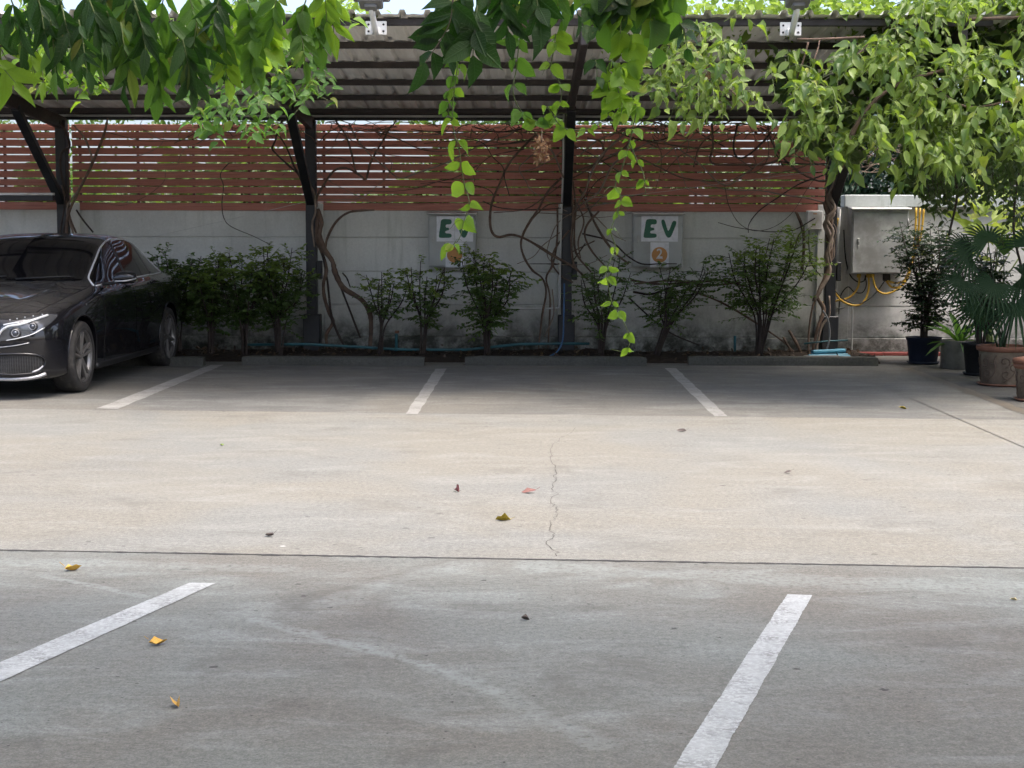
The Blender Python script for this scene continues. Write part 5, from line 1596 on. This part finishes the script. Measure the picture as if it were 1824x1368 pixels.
# ------------------------------------------------------------------ vine mass on the carport's right end
VINEL = [leaf_shape([(.1, .13), (.28, .25), (.5, .26), (.72, .16), (.88, .06)], .1 + .16 * k, .1 + .22 * k, .5 * (k - 1.5), .02) for k in range(4)]
MASS = [(1540, 60), (1560, 25), (1640, 0), (1850, -30), (1850, 330), (1800, 305), (1780, 262), (1720, 268), (1690, 300), (1640, 296), (1600, 262), (1560, 252), (1515, 285), (1470, 272), (1430, 262), (1405, 232), (1440, 205), (1420, 170),
        (1360, 176), (1300, 205), (1270, 210), (1250, 170), (1205, 200), (1160, 196), (1162, 152), (1196, 100), (1190, 40), (1240, 25), (1335, 70), (1330, 100), (1290, 120), (1350, 135), (1390, 90), (1430, 105), (1470, 135), (1510, 105)]
e = empty('canopy_vine', at(1620, 150, 12.7))
clumps = []
while len(clumps) < 70:
    c_ = (random.uniform(1160, 1850), random.uniform(-20, 320), random.uniform(9, 22))
    if in_poly(c_[0], c_[1], MASS): clumps.append(c_)
sprigs = []
tw = MB()
tries = 0
while len(sprigs) < 400 and tries < 9000:
    tries += 1
    c_ = random.choice(clumps); px, py = random.gauss(c_[0], c_[2]), random.gauss(c_[1], c_[2] * .8)
    if not in_poly(px, py, MASS): continue
    if px < 1500 and random.random() < .12: continue
    sprigs.append((px, py, random.uniform(12.15, 13.1)))
sprigs.sort(key=lambda s: s[2])
lv = Leaves(); nobj = 0
for (px, py, Y) in sprigs:
    p0 = at(px, py - 14, Y)
    a = random.uniform(0, 6.28)
    d = Vector((math.cos(a) * .8, -abs(math.sin(a)) * .7 - .1, random.uniform(-.9, .3))).normalized()
    L = random.uniform(.16, .34)
    q = p0 + d * L * .5 + Vector((0, 0, .03)); r = p0 + d * L + Vector((0, 0, -.10))
    tw.tube([p0, q, r], [.004, .002], 4, 3, False)
    n = random.choice((4, 5, 6, 7)); ls = random.uniform(.06, .15)
    side = d.cross(Vector((0, 0, 1))).normalized()
    for j in range(n):
        u = .2 + .8 * j / (n - 1); c = p0.lerp(q, u * 2) if u < .5 else q.lerp(r, u * 2 - 1)
        sg = 1 if j % 2 else -1
        ld = d * .5 + side * sg * random.uniform(.4, 1.2) + Vector((random.gauss(0, .3), -.1 + random.gauss(0, .3), -.4 + random.gauss(0, .45)))
        if j == n - 1: ld = d + Vector((0, 0, -.5))
        nr = Vector((0, -.6, .9)) + rvec(.5)
        s = ls * random.uniform(.75, 1.2)
        if nobj < 300 and random.random() < .55 and -10 < py < 320:
            leaf_object(e, VINEL, M['leaf_vine'], c, ld, nr, s, random.uniform(.75, 1.1)); nobj += 1
        else: lv.add(random.choice(VINEL), c, ld, nr, s, random.uniform(.75, 1.1))
# deeper layer, its shade put into a darker leaf colour
deep = Leaves()
tries = 0
while tries < 3000:
    tries += 1
    px, py = random.uniform(1380, 1860), random.uniform(-30, 300)
    if not in_poly(px, py, MASS): continue
    deep.add(random.choice(OVATE), at(px, py, random.uniform(13.0, 14.0)), rvec() + Vector((0, 0, -.6)), Vector((0, -.6, .8)) + rvec(.4), random.uniform(.09, .15))
lv.build('foliage', M['foliage_vine'], e); deep.build('foliage', M['foliage_curtain'], e)
for pts, r in (([(1420, 70), (1450, 70), (1500, 68), (1540, 66)], .010), ([(1415, 150), (1430, 110), (1440, 75)], .008), ([(1448, 110), (1456, 90), (1460, 72)], .006), ([(1490, 115), (1530, 95), (1556, 65)], .006), ([(1600, 180), (1650, 150), (1720, 190), (1800, 180)], .008), ([(1330, 190), (1290, 150), (1250, 130)], .006), ([(1510, 260), (1540, 200), (1600, 150), (1700, 120)], .016), ([(1500, 300), (1520, 230), (1560, 180)], .014)):
    MB().tube(path(pts, 12.65, .05), r, 6, 5).build('stem', M['bark'], e)
tw.build('twig', M['stem_green'], e, fix=False)['kind'] = 'stuff'
tag(e, 'lush green vine cascading over the right end of the carport roof', 'vine')

# sunlit growth lying on top of the roof
e = empty('roof_vine', (3.0, 13.6, 3.25)); lv = Leaves()
for _ in range(5200):
    X = random.uniform(.7, 6.2); Y = random.uniform(12.8, 15.2)
    if X < 1.6 and random.random() < .6: continue
    z = zroof(min(Y, 15)) + .04 + abs(random.gauss(0, .2)) * (1 if X > 1.3 else .5)
    lv.add(random.choice(OVATE), Vector((X, Y, z)), rvec() + Vector((0, -.2, .1)), Vector((0, -.3, 1)) + rvec(.45), random.uniform(.07, .13))
for _ in range(5600):  # leaf cover past the roof end, added to shade the pots
    lv.add(random.choice(OVATE), Vector((random.uniform(3.9, 9.0), random.uniform(12.5, 16.3), 3.32 + abs(random.gauss(0, .16)))), rvec(), Vector((0, 0, 1)) + rvec(.4), random.uniform(.1, .17))
for k in range(5):  # stems put in to carry the added cover
    MB().tube([(3.6, 12.7 + .85 * k, 3.2), (6.3, 12.7 + .85 * k, 3.3), (9.2, 12.75 + .85 * k, 3.3)], .014, 6, 4).build('stem', M['bark'], e)
for (x0, yy) in ((-2.3, 13.1), (-1.55, 13.0), (-.1, 13.2)):
    for _ in range(90):
        lv.add(random.choice(OVATE), Vector((x0 + random.gauss(0, .12), yy + random.gauss(0, .2), zroof(13) + .03 + abs(random.gauss(0, .09)))), rvec(), Vector((0, 0, 1)) + rvec(.4), random.uniform(.06, .1))
lv.build('foliage', M['foliage_top'], e)
MB().tube([(.8, 13.3, 3.24), (2, 13.4, 3.27), (3.4, 13.2, 3.28), (4.8, 13.5, 3.3)], .018, 6, 5).build('stem', M['bark'], e)
tag(e, 'bright sunlit vine growth on top of the carport roof, plus leaf cover added beyond it for shade', 'vine')

# shaded curtain of vine further right, between roof and pale wall
CURT = [(1610, 250), (1830, 240), (1850, 450), (1808, 410), (1790, 345), (1740, 335), (1700, 352), (1660, 372), (1640, 330)]
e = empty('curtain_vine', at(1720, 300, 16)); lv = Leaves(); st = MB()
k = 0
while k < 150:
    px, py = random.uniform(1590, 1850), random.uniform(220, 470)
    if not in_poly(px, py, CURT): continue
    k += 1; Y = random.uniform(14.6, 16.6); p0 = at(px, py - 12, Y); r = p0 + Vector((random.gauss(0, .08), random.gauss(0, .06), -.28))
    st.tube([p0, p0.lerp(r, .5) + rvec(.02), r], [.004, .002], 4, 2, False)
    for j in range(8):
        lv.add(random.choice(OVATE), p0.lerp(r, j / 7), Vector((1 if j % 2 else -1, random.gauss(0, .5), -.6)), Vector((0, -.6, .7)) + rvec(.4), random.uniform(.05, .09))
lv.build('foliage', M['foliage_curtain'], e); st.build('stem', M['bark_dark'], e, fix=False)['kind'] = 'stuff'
MB().tube(path([(1700, 150), (1690, 250), (1705, 340), (1690, 420)], 15.6), .012, 6, 5).build('stem', M['bark_dark'], e)
MB().tube(path([(1800, 150), (1815, 280), (1805, 400), (1820, 480)], 15.2), .012, 6, 5).build('stem', M['bark_dark'], e)
tag(e, 'shaded leafy vine curtain hanging at the right above the palm', 'vine')

# small sprigs of the same vine on the carport's left front edge
def far_sprigs(poly, n, label, mat, Y=(12.3, 12.8), ls=(.07, .12)):
    e = empty('canopy_vine', at(*poly[0], 12.6)); st = MB(); xs = [p[0] for p in poly]; ys = [p[1] for p in poly]; k = 0
    while k < n:
        px, py = random.uniform(min(xs), max(xs)), random.uniform(min(ys), max(ys))
        if not in_poly(px, py, poly): continue
        k += 1; yy = random.uniform(*Y); p0 = at(px, py - 10, yy); r = p0 + Vector((random.gauss(0, .1), random.gauss(0, .05), -random.uniform(.08, .2)))
        st.tube([p0, p0.lerp(r, .5) + rvec(.015), r], [.003, .0015], 4, 2, False)
        for j in range(5):
            leaf_object(e, OVATE, M[mat], p0.lerp(r, j / 4), Vector((1 if j % 2 else -1, random.gauss(0, .4), -.5 + random.gauss(0, .3))), Vector((0, -.6, .8)) + rvec(.35), random.uniform(*ls))
    st.build('twig', M['stem_green'], e, fix=False)['kind'] = 'stuff'
    tag(e, label, 'vine')
far_sprigs([(-10, 60), (60, 55), (110, 90), (180, 140), (130, 160), (60, 120), (-10, 110)], 26, 'pale small-leaved vine sprigs on the carport edge at far left', 'leaf_lime')
far_sprigs([(420, 70), (560, 60), (585, 130), (560, 190), (520, 150), (470, 185), (440, 130)], 40, 'small-leaved vine sprigs on the carport edge left of the bare roof sheets', 'leaf_mid')
far_sprigs([(350, 165), (480, 150), (500, 200), (450, 240), (400, 215), (360, 225), (335, 190)], 24, 'drooping pinnate vine sprays below the big leaves left of centre', 'leaf_mid', (11.2, 11.8), (.07, .12))
far_sprigs([(-10, -20), (600, -20), (592, 50), (470, 90), (300, 105), (120, 85), (-10, 70)], 52, 'sunlit small lime leaves behind the dark ones at top left', 'leaf_lime', (7.2, 9.2), (.055, .095))
far_sprigs([(1140, 90), (1220, 60), (1230, 190), (1180, 200), (1150, 150)], 18, 'pale vine sprigs dangling just right of the centre strands', 'leaf_vine')

# ------------------------------------------------------------------ near vines hanging from the frame above the near bays
NY = 5.1
def spray(e, root, tip, n, lpx, mat, Y=NY, shape=LANCE, wd=1.0, open_=.75, stemmat='stem_green', bend=.0, term=True, dn=.5):
    a = at(*root, Y); b = at(*tip, Y + random.uniform(-.08, .08))
    mid = a.lerp(b, .5) + Vector((bend, random.uniform(-.02, .02), .015))
    P = catmull([a, mid, b], 8)
    MB().tube(P, [.0028, .0014], 5).build('stem', M[stemmat], e, fix=False)
    ax = (b - a).normalized(); side = ax.cross(Vector((0, 1, 0))).normalized()
    L = lpx * Y / 2700
    for j in range(n):
        u = .18 + .8 * j / max(n - 1, 1); c = P[min(int(u * (len(P) - 1)), len(P) - 1)]
        for sg in ((1, -1) if j < n - 1 or not term else (0,)):
            d = ax * (1 - open_ * .5) + side * sg * open_ * random.uniform(.6, 1.7) + Vector((random.gauss(0, .12), random.gauss(-.1, .4), -dn * random.uniform(.2, 1.2)))
            nr = Vector((random.gauss(0, .55), -1, random.uniform(-.1, 1.1))) + side * sg * -.35
            leaf_object(e, shape, M[mat], c, d, nr, L * random.uniform(.8, 1.12), wd)

def near_vine(label, specs, stems=()):
    e = empty('hanging_vine', at(*specs[0][0], NY))
    for s in specs:
        spray(e, *s[:5], **(s[5] if len(s) > 5 else {}))
    for pts, r in stems:
        MB().tube(path(pts, NY + .06, .02), r, 7, 5).build('stem', M['bark'], e)
    return tag(e, label, 'vine', 'vines hanging in front of the carport')

random.seed(21)
dark = []
for _ in range(19):
    x = random.uniform(-10, 330); y = random.uniform(-60, 40)
    dark.append(((x, y), (x + random.uniform(-20, 45), y + random.uniform(70, 105)), random.choice((3, 4)), random.uniform(46, 64), 'leaf_dark' if random.random() < .75 else 'leaf_mid', dict(Y=NY + random.uniform(-.25, .3), open_=random.uniform(.4, .8), dn=random.uniform(.4, .9), wd=random.uniform(.8, 1.05))))
for p in ((60, -20), (110, 10), (190, 20), (150, -10), (240, 10), (20, 0)):
    dark.append((p, (p[0] + 20, p[1] + 80), 4, 60, 'leaf_dark', dict(Y=NY - .15, open_=.5, dn=.8, wd=.9)))
near_vine('dark green drooping leaves at the top left corner', dark, [([(-20, -70), (120, -62), (300, -66), (480, -60)], .012)])
mid = []
for (x, y, L) in ((215, 70, 74), (245, 95, 78), (285, 110, 76), (325, 100, 80), (300, 60, 78), (260, 50, 78), (350, 70, 74), (375, 40, 70), (190, 50, 70), (335, 20, 74), (400, 75, 60), (230, 20, 76), (180, 10, 72), (395, 10, 66)):
    mid.append(((x, y - 30), (x + random.uniform(-24, 28), y + 58), 5, L * .82, 'leaf_mid' if random.random() < .8 else 'leaf_dark', dict(Y=NY + random.uniform(-.1, .3), open_=random.uniform(.4, .7), dn=random.uniform(.5, .9), wd=random.uniform(.82, 1.05))))
near_vine('large drooping mid-green leaves hanging left of centre, with pointed tips', mid, [([(180, -50), (280, -58), (420, -55)], .008)])
lime = []
for (x, y, L, m) in ((440, 30, 62, 'leaf_mid'), (480, 60, 62, 'leaf_lime'), (420, 90, 60, 'leaf_mid'), (500, 10, 60, 'leaf_mid'), (545, 30, 58, 'leaf_mid'), (575, 0, 60, 'leaf_lime'), (590, 20, 62, 'leaf_lime'), (460, -10, 60, 'leaf_mid'), (395, 100, 58, 'leaf_lime'), (530, 70, 52, 'leaf_mid'), (450, 100, 50, 'leaf_mid'), (355, 10, 62, 'leaf_mid'), (420, 20, 60, 'leaf_lime'), (565, 45, 50, 'leaf_mid')):
    lime.append(((x, y - 30), (x + random.uniform(-24, 28), y + 44), 5, L * .8, m, dict(Y=NY + random.uniform(0, .5), open_=random.uniform(.45, .8), dn=random.uniform(.3, .7), shape=random.choice((LANCE, OVATE)))))
near_vine('light green hanging leaves just left of the sky gap', lime, [([(400, -50), (500, -58), (620, -55)], .008)])
corner = [((-30, 95), (30, 150), 4, 66, 'leaf_lime', dict(open_=.7, dn=.5)), ((-20, 60), (20, 120), 3, 56, 'leaf_lime', dict(open_=.7)), ((50, 85), (62, 130), 3, 48, 'leaf_lime', dict(open_=.7)), ((75, 120), (78, 150), 2, 46, 'leaf_lime', dict(open_=.6))]
near_vine('bright lime leaves at the left edge below the dark ones', corner)
cen = [((808, -10), (752, 120), 7, 62, 'leaf_dark', dict(Y=4.7, open_=.85, dn=.25, bend=.03, wd=1.35, stemmat='bark_pale')),
       ((850, 10), (842, 105), 5, 66, 'leaf_dark', dict(Y=4.75, open_=.6, dn=.5, wd=1.35)), ((830, -30), (800, 60), 5, 62, 'leaf_dark', dict(Y=4.8, open_=.75, dn=.4, wd=1.3)),
       ((890, -30), (905, 60), 5, 60, 'leaf_dark', dict(Y=4.85, open_=.6, dn=.6)), ((950, -30), (962, 40), 4, 62, 'leaf_dark', dict(Y=4.9, open_=.55, dn=.7, wd=1.3)),
       ((990, -40), (1000, 40), 4, 56, 'leaf_mid', dict(open_=.55, dn=.7)), ((870, -40), (870, 30), 5, 52, 'leaf_dark', dict(Y=5.2)), ((930, -40), (930, 30), 5, 52, 'leaf_dark', dict(Y=5.25)), ((780, -40), (800, 20), 4, 48, 'leaf_dark', dict(Y=5.25)), ((1010, -30), (1030, 30), 4, 48, 'leaf_dark', dict(Y=5.3))]
near_vine('dark pinnate leaves with pointed leaflets hanging at top centre', cen, [([(760, -60), (860, -55), (1020, -62), (1200, -55)], .010), ([(826, -20), (900, 20), (960, 60), (1010, 20)], .003)])
rnd_ = [((1070, -40), (1085, 40), 4, 56, 'leaf_mid', dict(shape=ROUND, open_=.6)), ((1110, -30), (1105, 60), 4, 52, 'leaf_lime', dict(shape=OVATE, open_=.6, wd=1.2)), ((1150, -40), (1160, 40), 4, 54, 'leaf_mid', dict(shape=ROUND, open_=.6)), ((1190, -40), (1200, 20), 3, 56, 'leaf_mid', dict(shape=OVATE, wd=1.2)),
        ((1120, 60), (1128, 110), 3, 44, 'leaf_lime', dict(shape=ROUND, open_=.6)), ((1165, 30), (1170, 90), 3, 42, 'leaf_mid', dict(shape=ROUND, open_=.6)), ((1055, 20), (1052, 50), 2, 40, 'leaf_dark', dict(shape=ROUND, open_=.7)), ((1060, 105), (1064, 140), 2, 34, 'leaf_dark', dict(shape=OVATE, open_=.8)), ((1030, -40), (1045, 10), 4, 44, 'leaf_mid', dict(shape=OVATE)), ((1210, 40), (1225, 90), 3, 38, 'leaf_dark', dict(shape=OVATE)),
        ((1145, -20), (1140, 30), 4, 46, 'leaf_dark', dict(shape=ROUND)), ((1090, -20), (1100, 20), 4, 46, 'leaf_dark', dict(shape=ROUND))]
near_vine('broad rounded green leaves hanging at top right of centre', rnd_)

def strand(label, pts, lpx, mat='leaf_lime', gap=24, Y=NY, shrink=.75, pair=2, start=0):
    e = empty('leafy_strand', at(*pts[0], Y))
    P = catmull(path(pts, Y, .015), 6)
    MB().tube(P, [.0022, .0018, .0012], 5).build('stem', M['stem_green'], e, fix=False)
    tot = sum((P[i + 1] - P[i]).length for i in range(len(P) - 1)); acc = 0; nxt = start * Y / 2700; g = gap * Y / 2700
    for i in range(len(P) - 1):
        d = (P[i + 1] - P[i]); acc += d.length
        if acc < nxt: continue
        nxt += g * random.uniform(.55, 1.5)
        u = acc / tot; L = lpx * Y / 2700 * (1 - (1 - shrink) * u)
        for k in range(pair + (1 if random.random() < .25 else 0)):
            sg = 1 if k % 2 else -1
            ld = Vector((sg * random.uniform(.2, 1.1), random.gauss(-.1, .5), -random.uniform(.3, 1)))
            leaf_object(e, ROUND if random.random() < .6 else OVATE, M[mat], P[i] + Vector((sg * .003, 0, 0)), ld, Vector((sg * -.3 + random.gauss(0, .7), -1, random.uniform(-.2, .9))), L * random.uniform(.55, 1.2), random.uniform(.7, 1.05))
        if random.random() < .3:
            t0 = P[i]; sg = random.choice((-1, 1)); t1 = t0 + Vector((sg * random.uniform(.02, .05), random.gauss(0, .02), random.uniform(-.04, .02)))
            MB().tube([t0, t0.lerp(t1, .5) + Vector((0, 0, .012)), t1], [.0012, .0007], 4, 3, False).build('tendril', M['stem_green'], e, fix=False)
    return tag(e, label, 'vine', 'leafy strands hanging in front of the fence')
strand('single leafy strand hanging in front of the first EV box', [(818, 90), (812, 140), (806, 190), (808, 232), (818, 268), (822, 300), (828, 332), (836, 362), (827, 392), (818, 425), (802, 440)], 35, gap=40, shrink=.85)
strand('longest leafy strand trailing down almost to the wheel stops', [(1136, 190), (1122, 250), (1108, 300), (1096, 330), (1106, 352), (1098, 382), (1088, 412), (1096, 440), (1086, 465), (1080, 485), (1084, 512), (1090, 538), (1102, 558), (1113, 578), (1122, 600), (1121, 614), (1112, 626), (1088, 622)], 28, gap=34, shrink=.75)
strand('short leafy strand just right of the longest one', [(1120, 250), (1132, 280), (1146, 310), (1150, 345)], 22, gap=28)
strand('leafy strand hanging in front of the middle post', [(990, 60), (986, 90), (982, 120), (998, 150), (1000, 172), (992, 200), (985, 225)], 33, gap=30)
strand('round-leaved strand hanging left of the middle post', [(925, 70), (920, 120), (914, 165), (930, 200), (955, 215), (985, 222)], 40, 'leaf_mid', gap=38)
strand('leafy strand reaching sideways across the middle post', [(975, 190), (1000, 225), (1030, 232), (1060, 225), (1085, 205)], 30, gap=36)
strand('left strand of the lime-leaved bunch right of the middle post', [(1088, 110), (1082, 140), (1086, 175), (1080, 215)], 38, gap=19)
strand('middle strand of the lime-leaved bunch right of the middle post', [(1106, 120), (1100, 155), (1108, 185), (1102, 222)], 40, gap=19, Y=5.0)
strand('right strand of the lime-leaved bunch right of the middle post', [(1124, 115), (1120, 145), (1126, 180), (1118, 205)], 36, gap=20)
strand('small-leaved strand hanging right of the dark pinnate leaves', [(812, 110), (806, 140), (800, 170), (798, 205)], 30, 'leaf_mid', gap=20)

# dried flower clusters
def dry_cluster(px, py, s, Y, label):
    c = at(px, py, Y); e = empty('dried_flowers', c); lv = Leaves()
    for _ in range(90):
        p = c + Vector((random.gauss(0, s * .3), random.gauss(0, s * .2), random.uniform(-s, s * .6)))
        lv.add(SMALL[0], p, rvec() + Vector((0, 0, -.5)), rvec(), random.uniform(.012, .028))
    lv.build('dry_petals', M['dry_flower'], e)
    MB().tube([c + Vector((.0, 0, s * 1.2)), c, c + Vector((0, 0, -s * .8))], .002, 5).build('stalk', M['bark_pale'], e)
    tag(e, label, 'dried flowers')
dry_cluster(965, 262, .045, 5.0, 'dried brown flower cluster hanging in front of the fence left of the middle post')
dry_cluster(1265, 126, .05, 12.2, 'small dried pinkish flower head in the right-hand vine')

# growth over the open frame above the near bays (what the near vines hang from)
e = empty('overhead_vine', (0, 4, 3.1)); lv = Leaves()
for _ in range(4200):
    lv.add(random.choice(OVATE), Vector((random.uniform(-6, 6), 2.3 + 2.9 * random.random(), 3.05 + abs(random.gauss(0, .12)))), rvec(), Vector((0, 0, 1)) + rvec(.5), random.uniform(.12, .2))
lv.build('foliage', M['foliage_tree'], e)
MB().tube([(-6, 5.1, 3.02), (-2, 5.12, 3.04), (2, 5.08, 3.02), (6, 5.1, 3.03)], .02, 7, 6).build('stem', M['bark'], e)
tag(e, 'leafy growth over the near carport frame, above the top of the picture', 'vine')

# creeper along the top of the fence, behind the slats
e = empty('fence_creeper', (-2, 18.9, 2.7)); lv = Leaves()
for _ in range(2600):
    X = random.uniform(-9, 3.6)
    if -2.55 < X < -1.45 and random.random() < .85: continue
    lv.add(random.choice(OVATE), Vector((X, random.uniform(18.68, 19.3), 2.72 + random.gauss(.08, .13))), rvec(), Vector((0, -.3, 1)) + rvec(.5), random.uniform(.05, .11))
lv.build('foliage', M['foliage_tree'], e)
MB().tube([(-9, 18.75, 2.72), (-5, 18.8, 2.74), (-1, 18.76, 2.71), (3.5, 18.8, 2.73)], .015, 6, 6).build('stem', M['bark'], e)
tag(e, 'strip of creeper leaves showing between the fence top and the eave', 'vine')

# ------------------------------------------------------------------ trees beyond the wall
def tree(px, Y, h, w, n, label, mat, leaf=.16, name='tree', twigs=52, z0=.12, per=9, shape=OVATE):
    b = at(px, 500, Y); b.z = -.15
    e = empty(name, b)
    tp = catmull([b, b + Vector((random.gauss(0, .06), random.gauss(0, .06), h * .35)), b + Vector((random.gauss(0, .12), random.gauss(0, .1), h * .8))], 6)
    MB().tube(tp, [.09, .06, .025], 8, 1).build('trunk', M['bark'], e)
    lv = Leaves(); st = MB()
    for s in range(n):
        a = random.uniform(0, 6.28); t = random.uniform(.1, .95)
        p = tp[int(t * (len(tp) - 1))]
        rr = w / 2 * random.uniform(.5, 1) * (1.05 - .45 * t)
        tip = p + Vector((math.cos(a) * rr, math.sin(a) * rr, h * random.uniform(.06, .24)))
        P = catmull([p, p.lerp(tip, .5) + rvec(.06), tip], 5)
        st.tube(P, [.022, .006], 5, 1, False)
        for k in range(twigs):
            c = P[min(int(random.uniform(.25, 1.0) * (len(P) - 1)), len(P) - 1)] + rvec(.12)
            d = Vector((random.gauss(0, 1), random.gauss(0, 1), random.gauss(.1, .5))).normalized(); sd = d.orthogonal().normalized()
            for j in range(per):
                lv.add(random.choice(shape), c + d * .05 * j, d * .5 + sd * (1 if j % 2 else -1) + rvec(.3), Vector((0, 0, 1)) + rvec(.5), leaf * random.uniform(.7, 1.3))
    st.build('limb', M['bark'], e, fix=False)['kind'] = 'stuff'
    lv.build('crown', M[mat], e)
    tag(e, label, 'tree', 'trees beyond the wall')
tree(60, 21.5, 3.5, 2.4, 9, 'leafy tree behind the fence at far left', 'foliage_tree')
tree(260, 22.0, 3.0, 2.2, 8, 'low green tree behind the fence above the car', 'foliage_tree')
tree(440, 21.2, 3.3, 2.4, 10, 'green tree behind the fence left of the second post', 'foliage_tree')
tree(800, 22.6, 3.4, 1.9, 13, 'green tree behind the fence right of the bright gap', 'foliage_tree')
tree(960, 21.5, 3.6, 2.4, 15, 'green tree behind the fence at the middle post', 'foliage_tree')
tree(1180, 21.8, 3.6, 2.6, 15, 'green tree behind the fence above the second EV box', 'foliage_tree')
tree(1390, 21.3, 3.6, 2.5, 15, 'green tree behind the fence near the white junction box', 'foliage_tree')
tree(1545, 20.6, 3.7, 2.0, 16, 'blue-green feathery tree showing above the pale wall beside the last post', 'foliage_conifer', leaf=.09, per=11)
tree(1690, 20.8, 4.0, 2.3, 16, 'dark green tree behind the pale wall above the navy pot', 'foliage_tree')
tree(1850, 21.0, 4.2, 2.4, 16, 'dark green tree behind the pale wall at the right edge', 'foliage_tree')
for (X_, Y_) in ((8.2, 12.6), (8.6, 14.6), (8.0, 16.6)):  # unseen trees added to block sky light from the right
    tree(940 + X_ * 2700 / Y_ * 1.0, Y_, 4.0, 2.6, 16, {12.6: 'added shade-casting tree standing nearest, outside the right edge of the picture', 14.6: 'added shade-casting tree standing second, outside the right edge of the picture', 16.6: 'added shade-casting tree by the wall, outside the right edge of the picture'}[Y_], 'foliage_tree')
tree(150, 20.4, 2.5, 2.0, 8, 'bushy low tree close behind the fence above the car bonnet', 'foliage_tree')
tree(350, 20.6, 2.4, 2.0, 8, 'bushy low tree close behind the fence above the car boot', 'foliage_tree')
tree(640, 27, 2.6, 2.6, 12, 'low distant tree seen through the bright fence gaps', 'foliage_tree')
tree(170, 27, 3.0, 3.0, 12, 'distant tree seen through the fence above the car', 'foliage_tree')

# ------------------------------------------------------------------ fallen leaves on the pavement
def fallen(px, py, lpx, mat, label, shape=None, ang=0.0, curl=.5, lift=.35):
    b = gr(px, py); s = lpx * 1.1 * b.y / 2700
    V, F = leaf_shape([(.12, .12), (.35, .24), (.6, .25), (.82, .13)], lift, 0, .4, .01)
    V = np.array([(x, y - .5, z + curl * (y - .5) ** 2 * .9 + (.25 * curl * max(0, y - .6) ** 1.0)) for x, y, z in V])
    V[:, 2] -= V[:, 2].min()
    m = MB(); m.add(V, F, True)
    m.tube([(0, -.5, curl * .4 + .02), (.03, -.62, curl * .5 + .05), (.06, -.75, curl * .6 + .1)], .015, 4, 1, False)
    me = m.mesh('fallen_leaf', False); me.materials.append(mat)
    o = obj('fallen_leaf', me)
    o.matrix_basis = Matrix.Translation(b) @ Matrix.Rotation(ang, 4, 'Z') @ Matrix.Rotation(random.uniform(-.3, .3), 4, 'X') @ Matrix.Rotation(random.uniform(-.35, .35), 4, 'Y') @ Matrix.Scale(s, 4)
    o.location.z = .003 - min((o.matrix_basis @ v.co).z for v in me.vertices)
    return tag(o, label, 'fallen leaf', 'fallen leaves on the concrete')
fallen(131, 1017, 30, M['fall_yellow'], 'curled yellow leaf near the left edge just below the pavement joint', ang=-.9, curl=.7, lift=.6)
fallen(281, 1149, 32, M['fall_yellow'], 'curled yellow leaf right of the lower left white line', ang=-1.1, curl=.8, lift=.5)
fallen(317, 1259, 26, M['fall_yellow'], 'ochre folded leaf nearest the bottom of the picture', ang=.3, curl=.3, lift=1.1)
fallen(896, 928, 26, M['fall_lime'], 'yellow and brown leaf on the beige aisle left of the crack', ang=1.5, curl=.2, lift=.8)
fallen(814, 876, 16, M['fall_red'], 'small dark red leaf on the beige aisle', ang=.5, curl=.3, lift=1.0)
fallen(942, 878, 26, M['fall_pink'], 'thin pinkish leaf lying flat beside the crack', ang=1.4, curl=.1, lift=.2)
fallen(480, 956, 20, M['fall_brown'], 'small grey-brown leaf on the aisle above the joint at left', ang=1.0, curl=.5, lift=.4)
fallen(395, 794, 11, M['fall_green'], 'tiny green leaf on the far side of the aisle at left', ang=.5, curl=.5)
fallen(935, 1105, 16, M['fall_brown'], 'small dark brown leaf on the grey pavement right of the pale smear', ang=1.2, curl=.4, lift=.7)
fallen(1607, 729, 13, M['fall_lime'], 'small yellow-green leaf on the rightmost bay', ang=1.3, curl=.3, lift=.6)
fallen(1805, 1070, 13, M['fall_pale'], 'small pale yellow leaf near the right edge of the near pavement', ang=.9, curl=.3, lift=.5)
fallen(1404, 843, 14, M['fall_brown'], 'small dark leaf scrap on the right half of the aisle', ang=1.5, curl=.2, lift=.3)
fallen(1214, 769, 16, M['fall_brown'], 'small curled brown leaf on the aisle below the right bay line', ang=1.3, curl=.4, lift=.4)
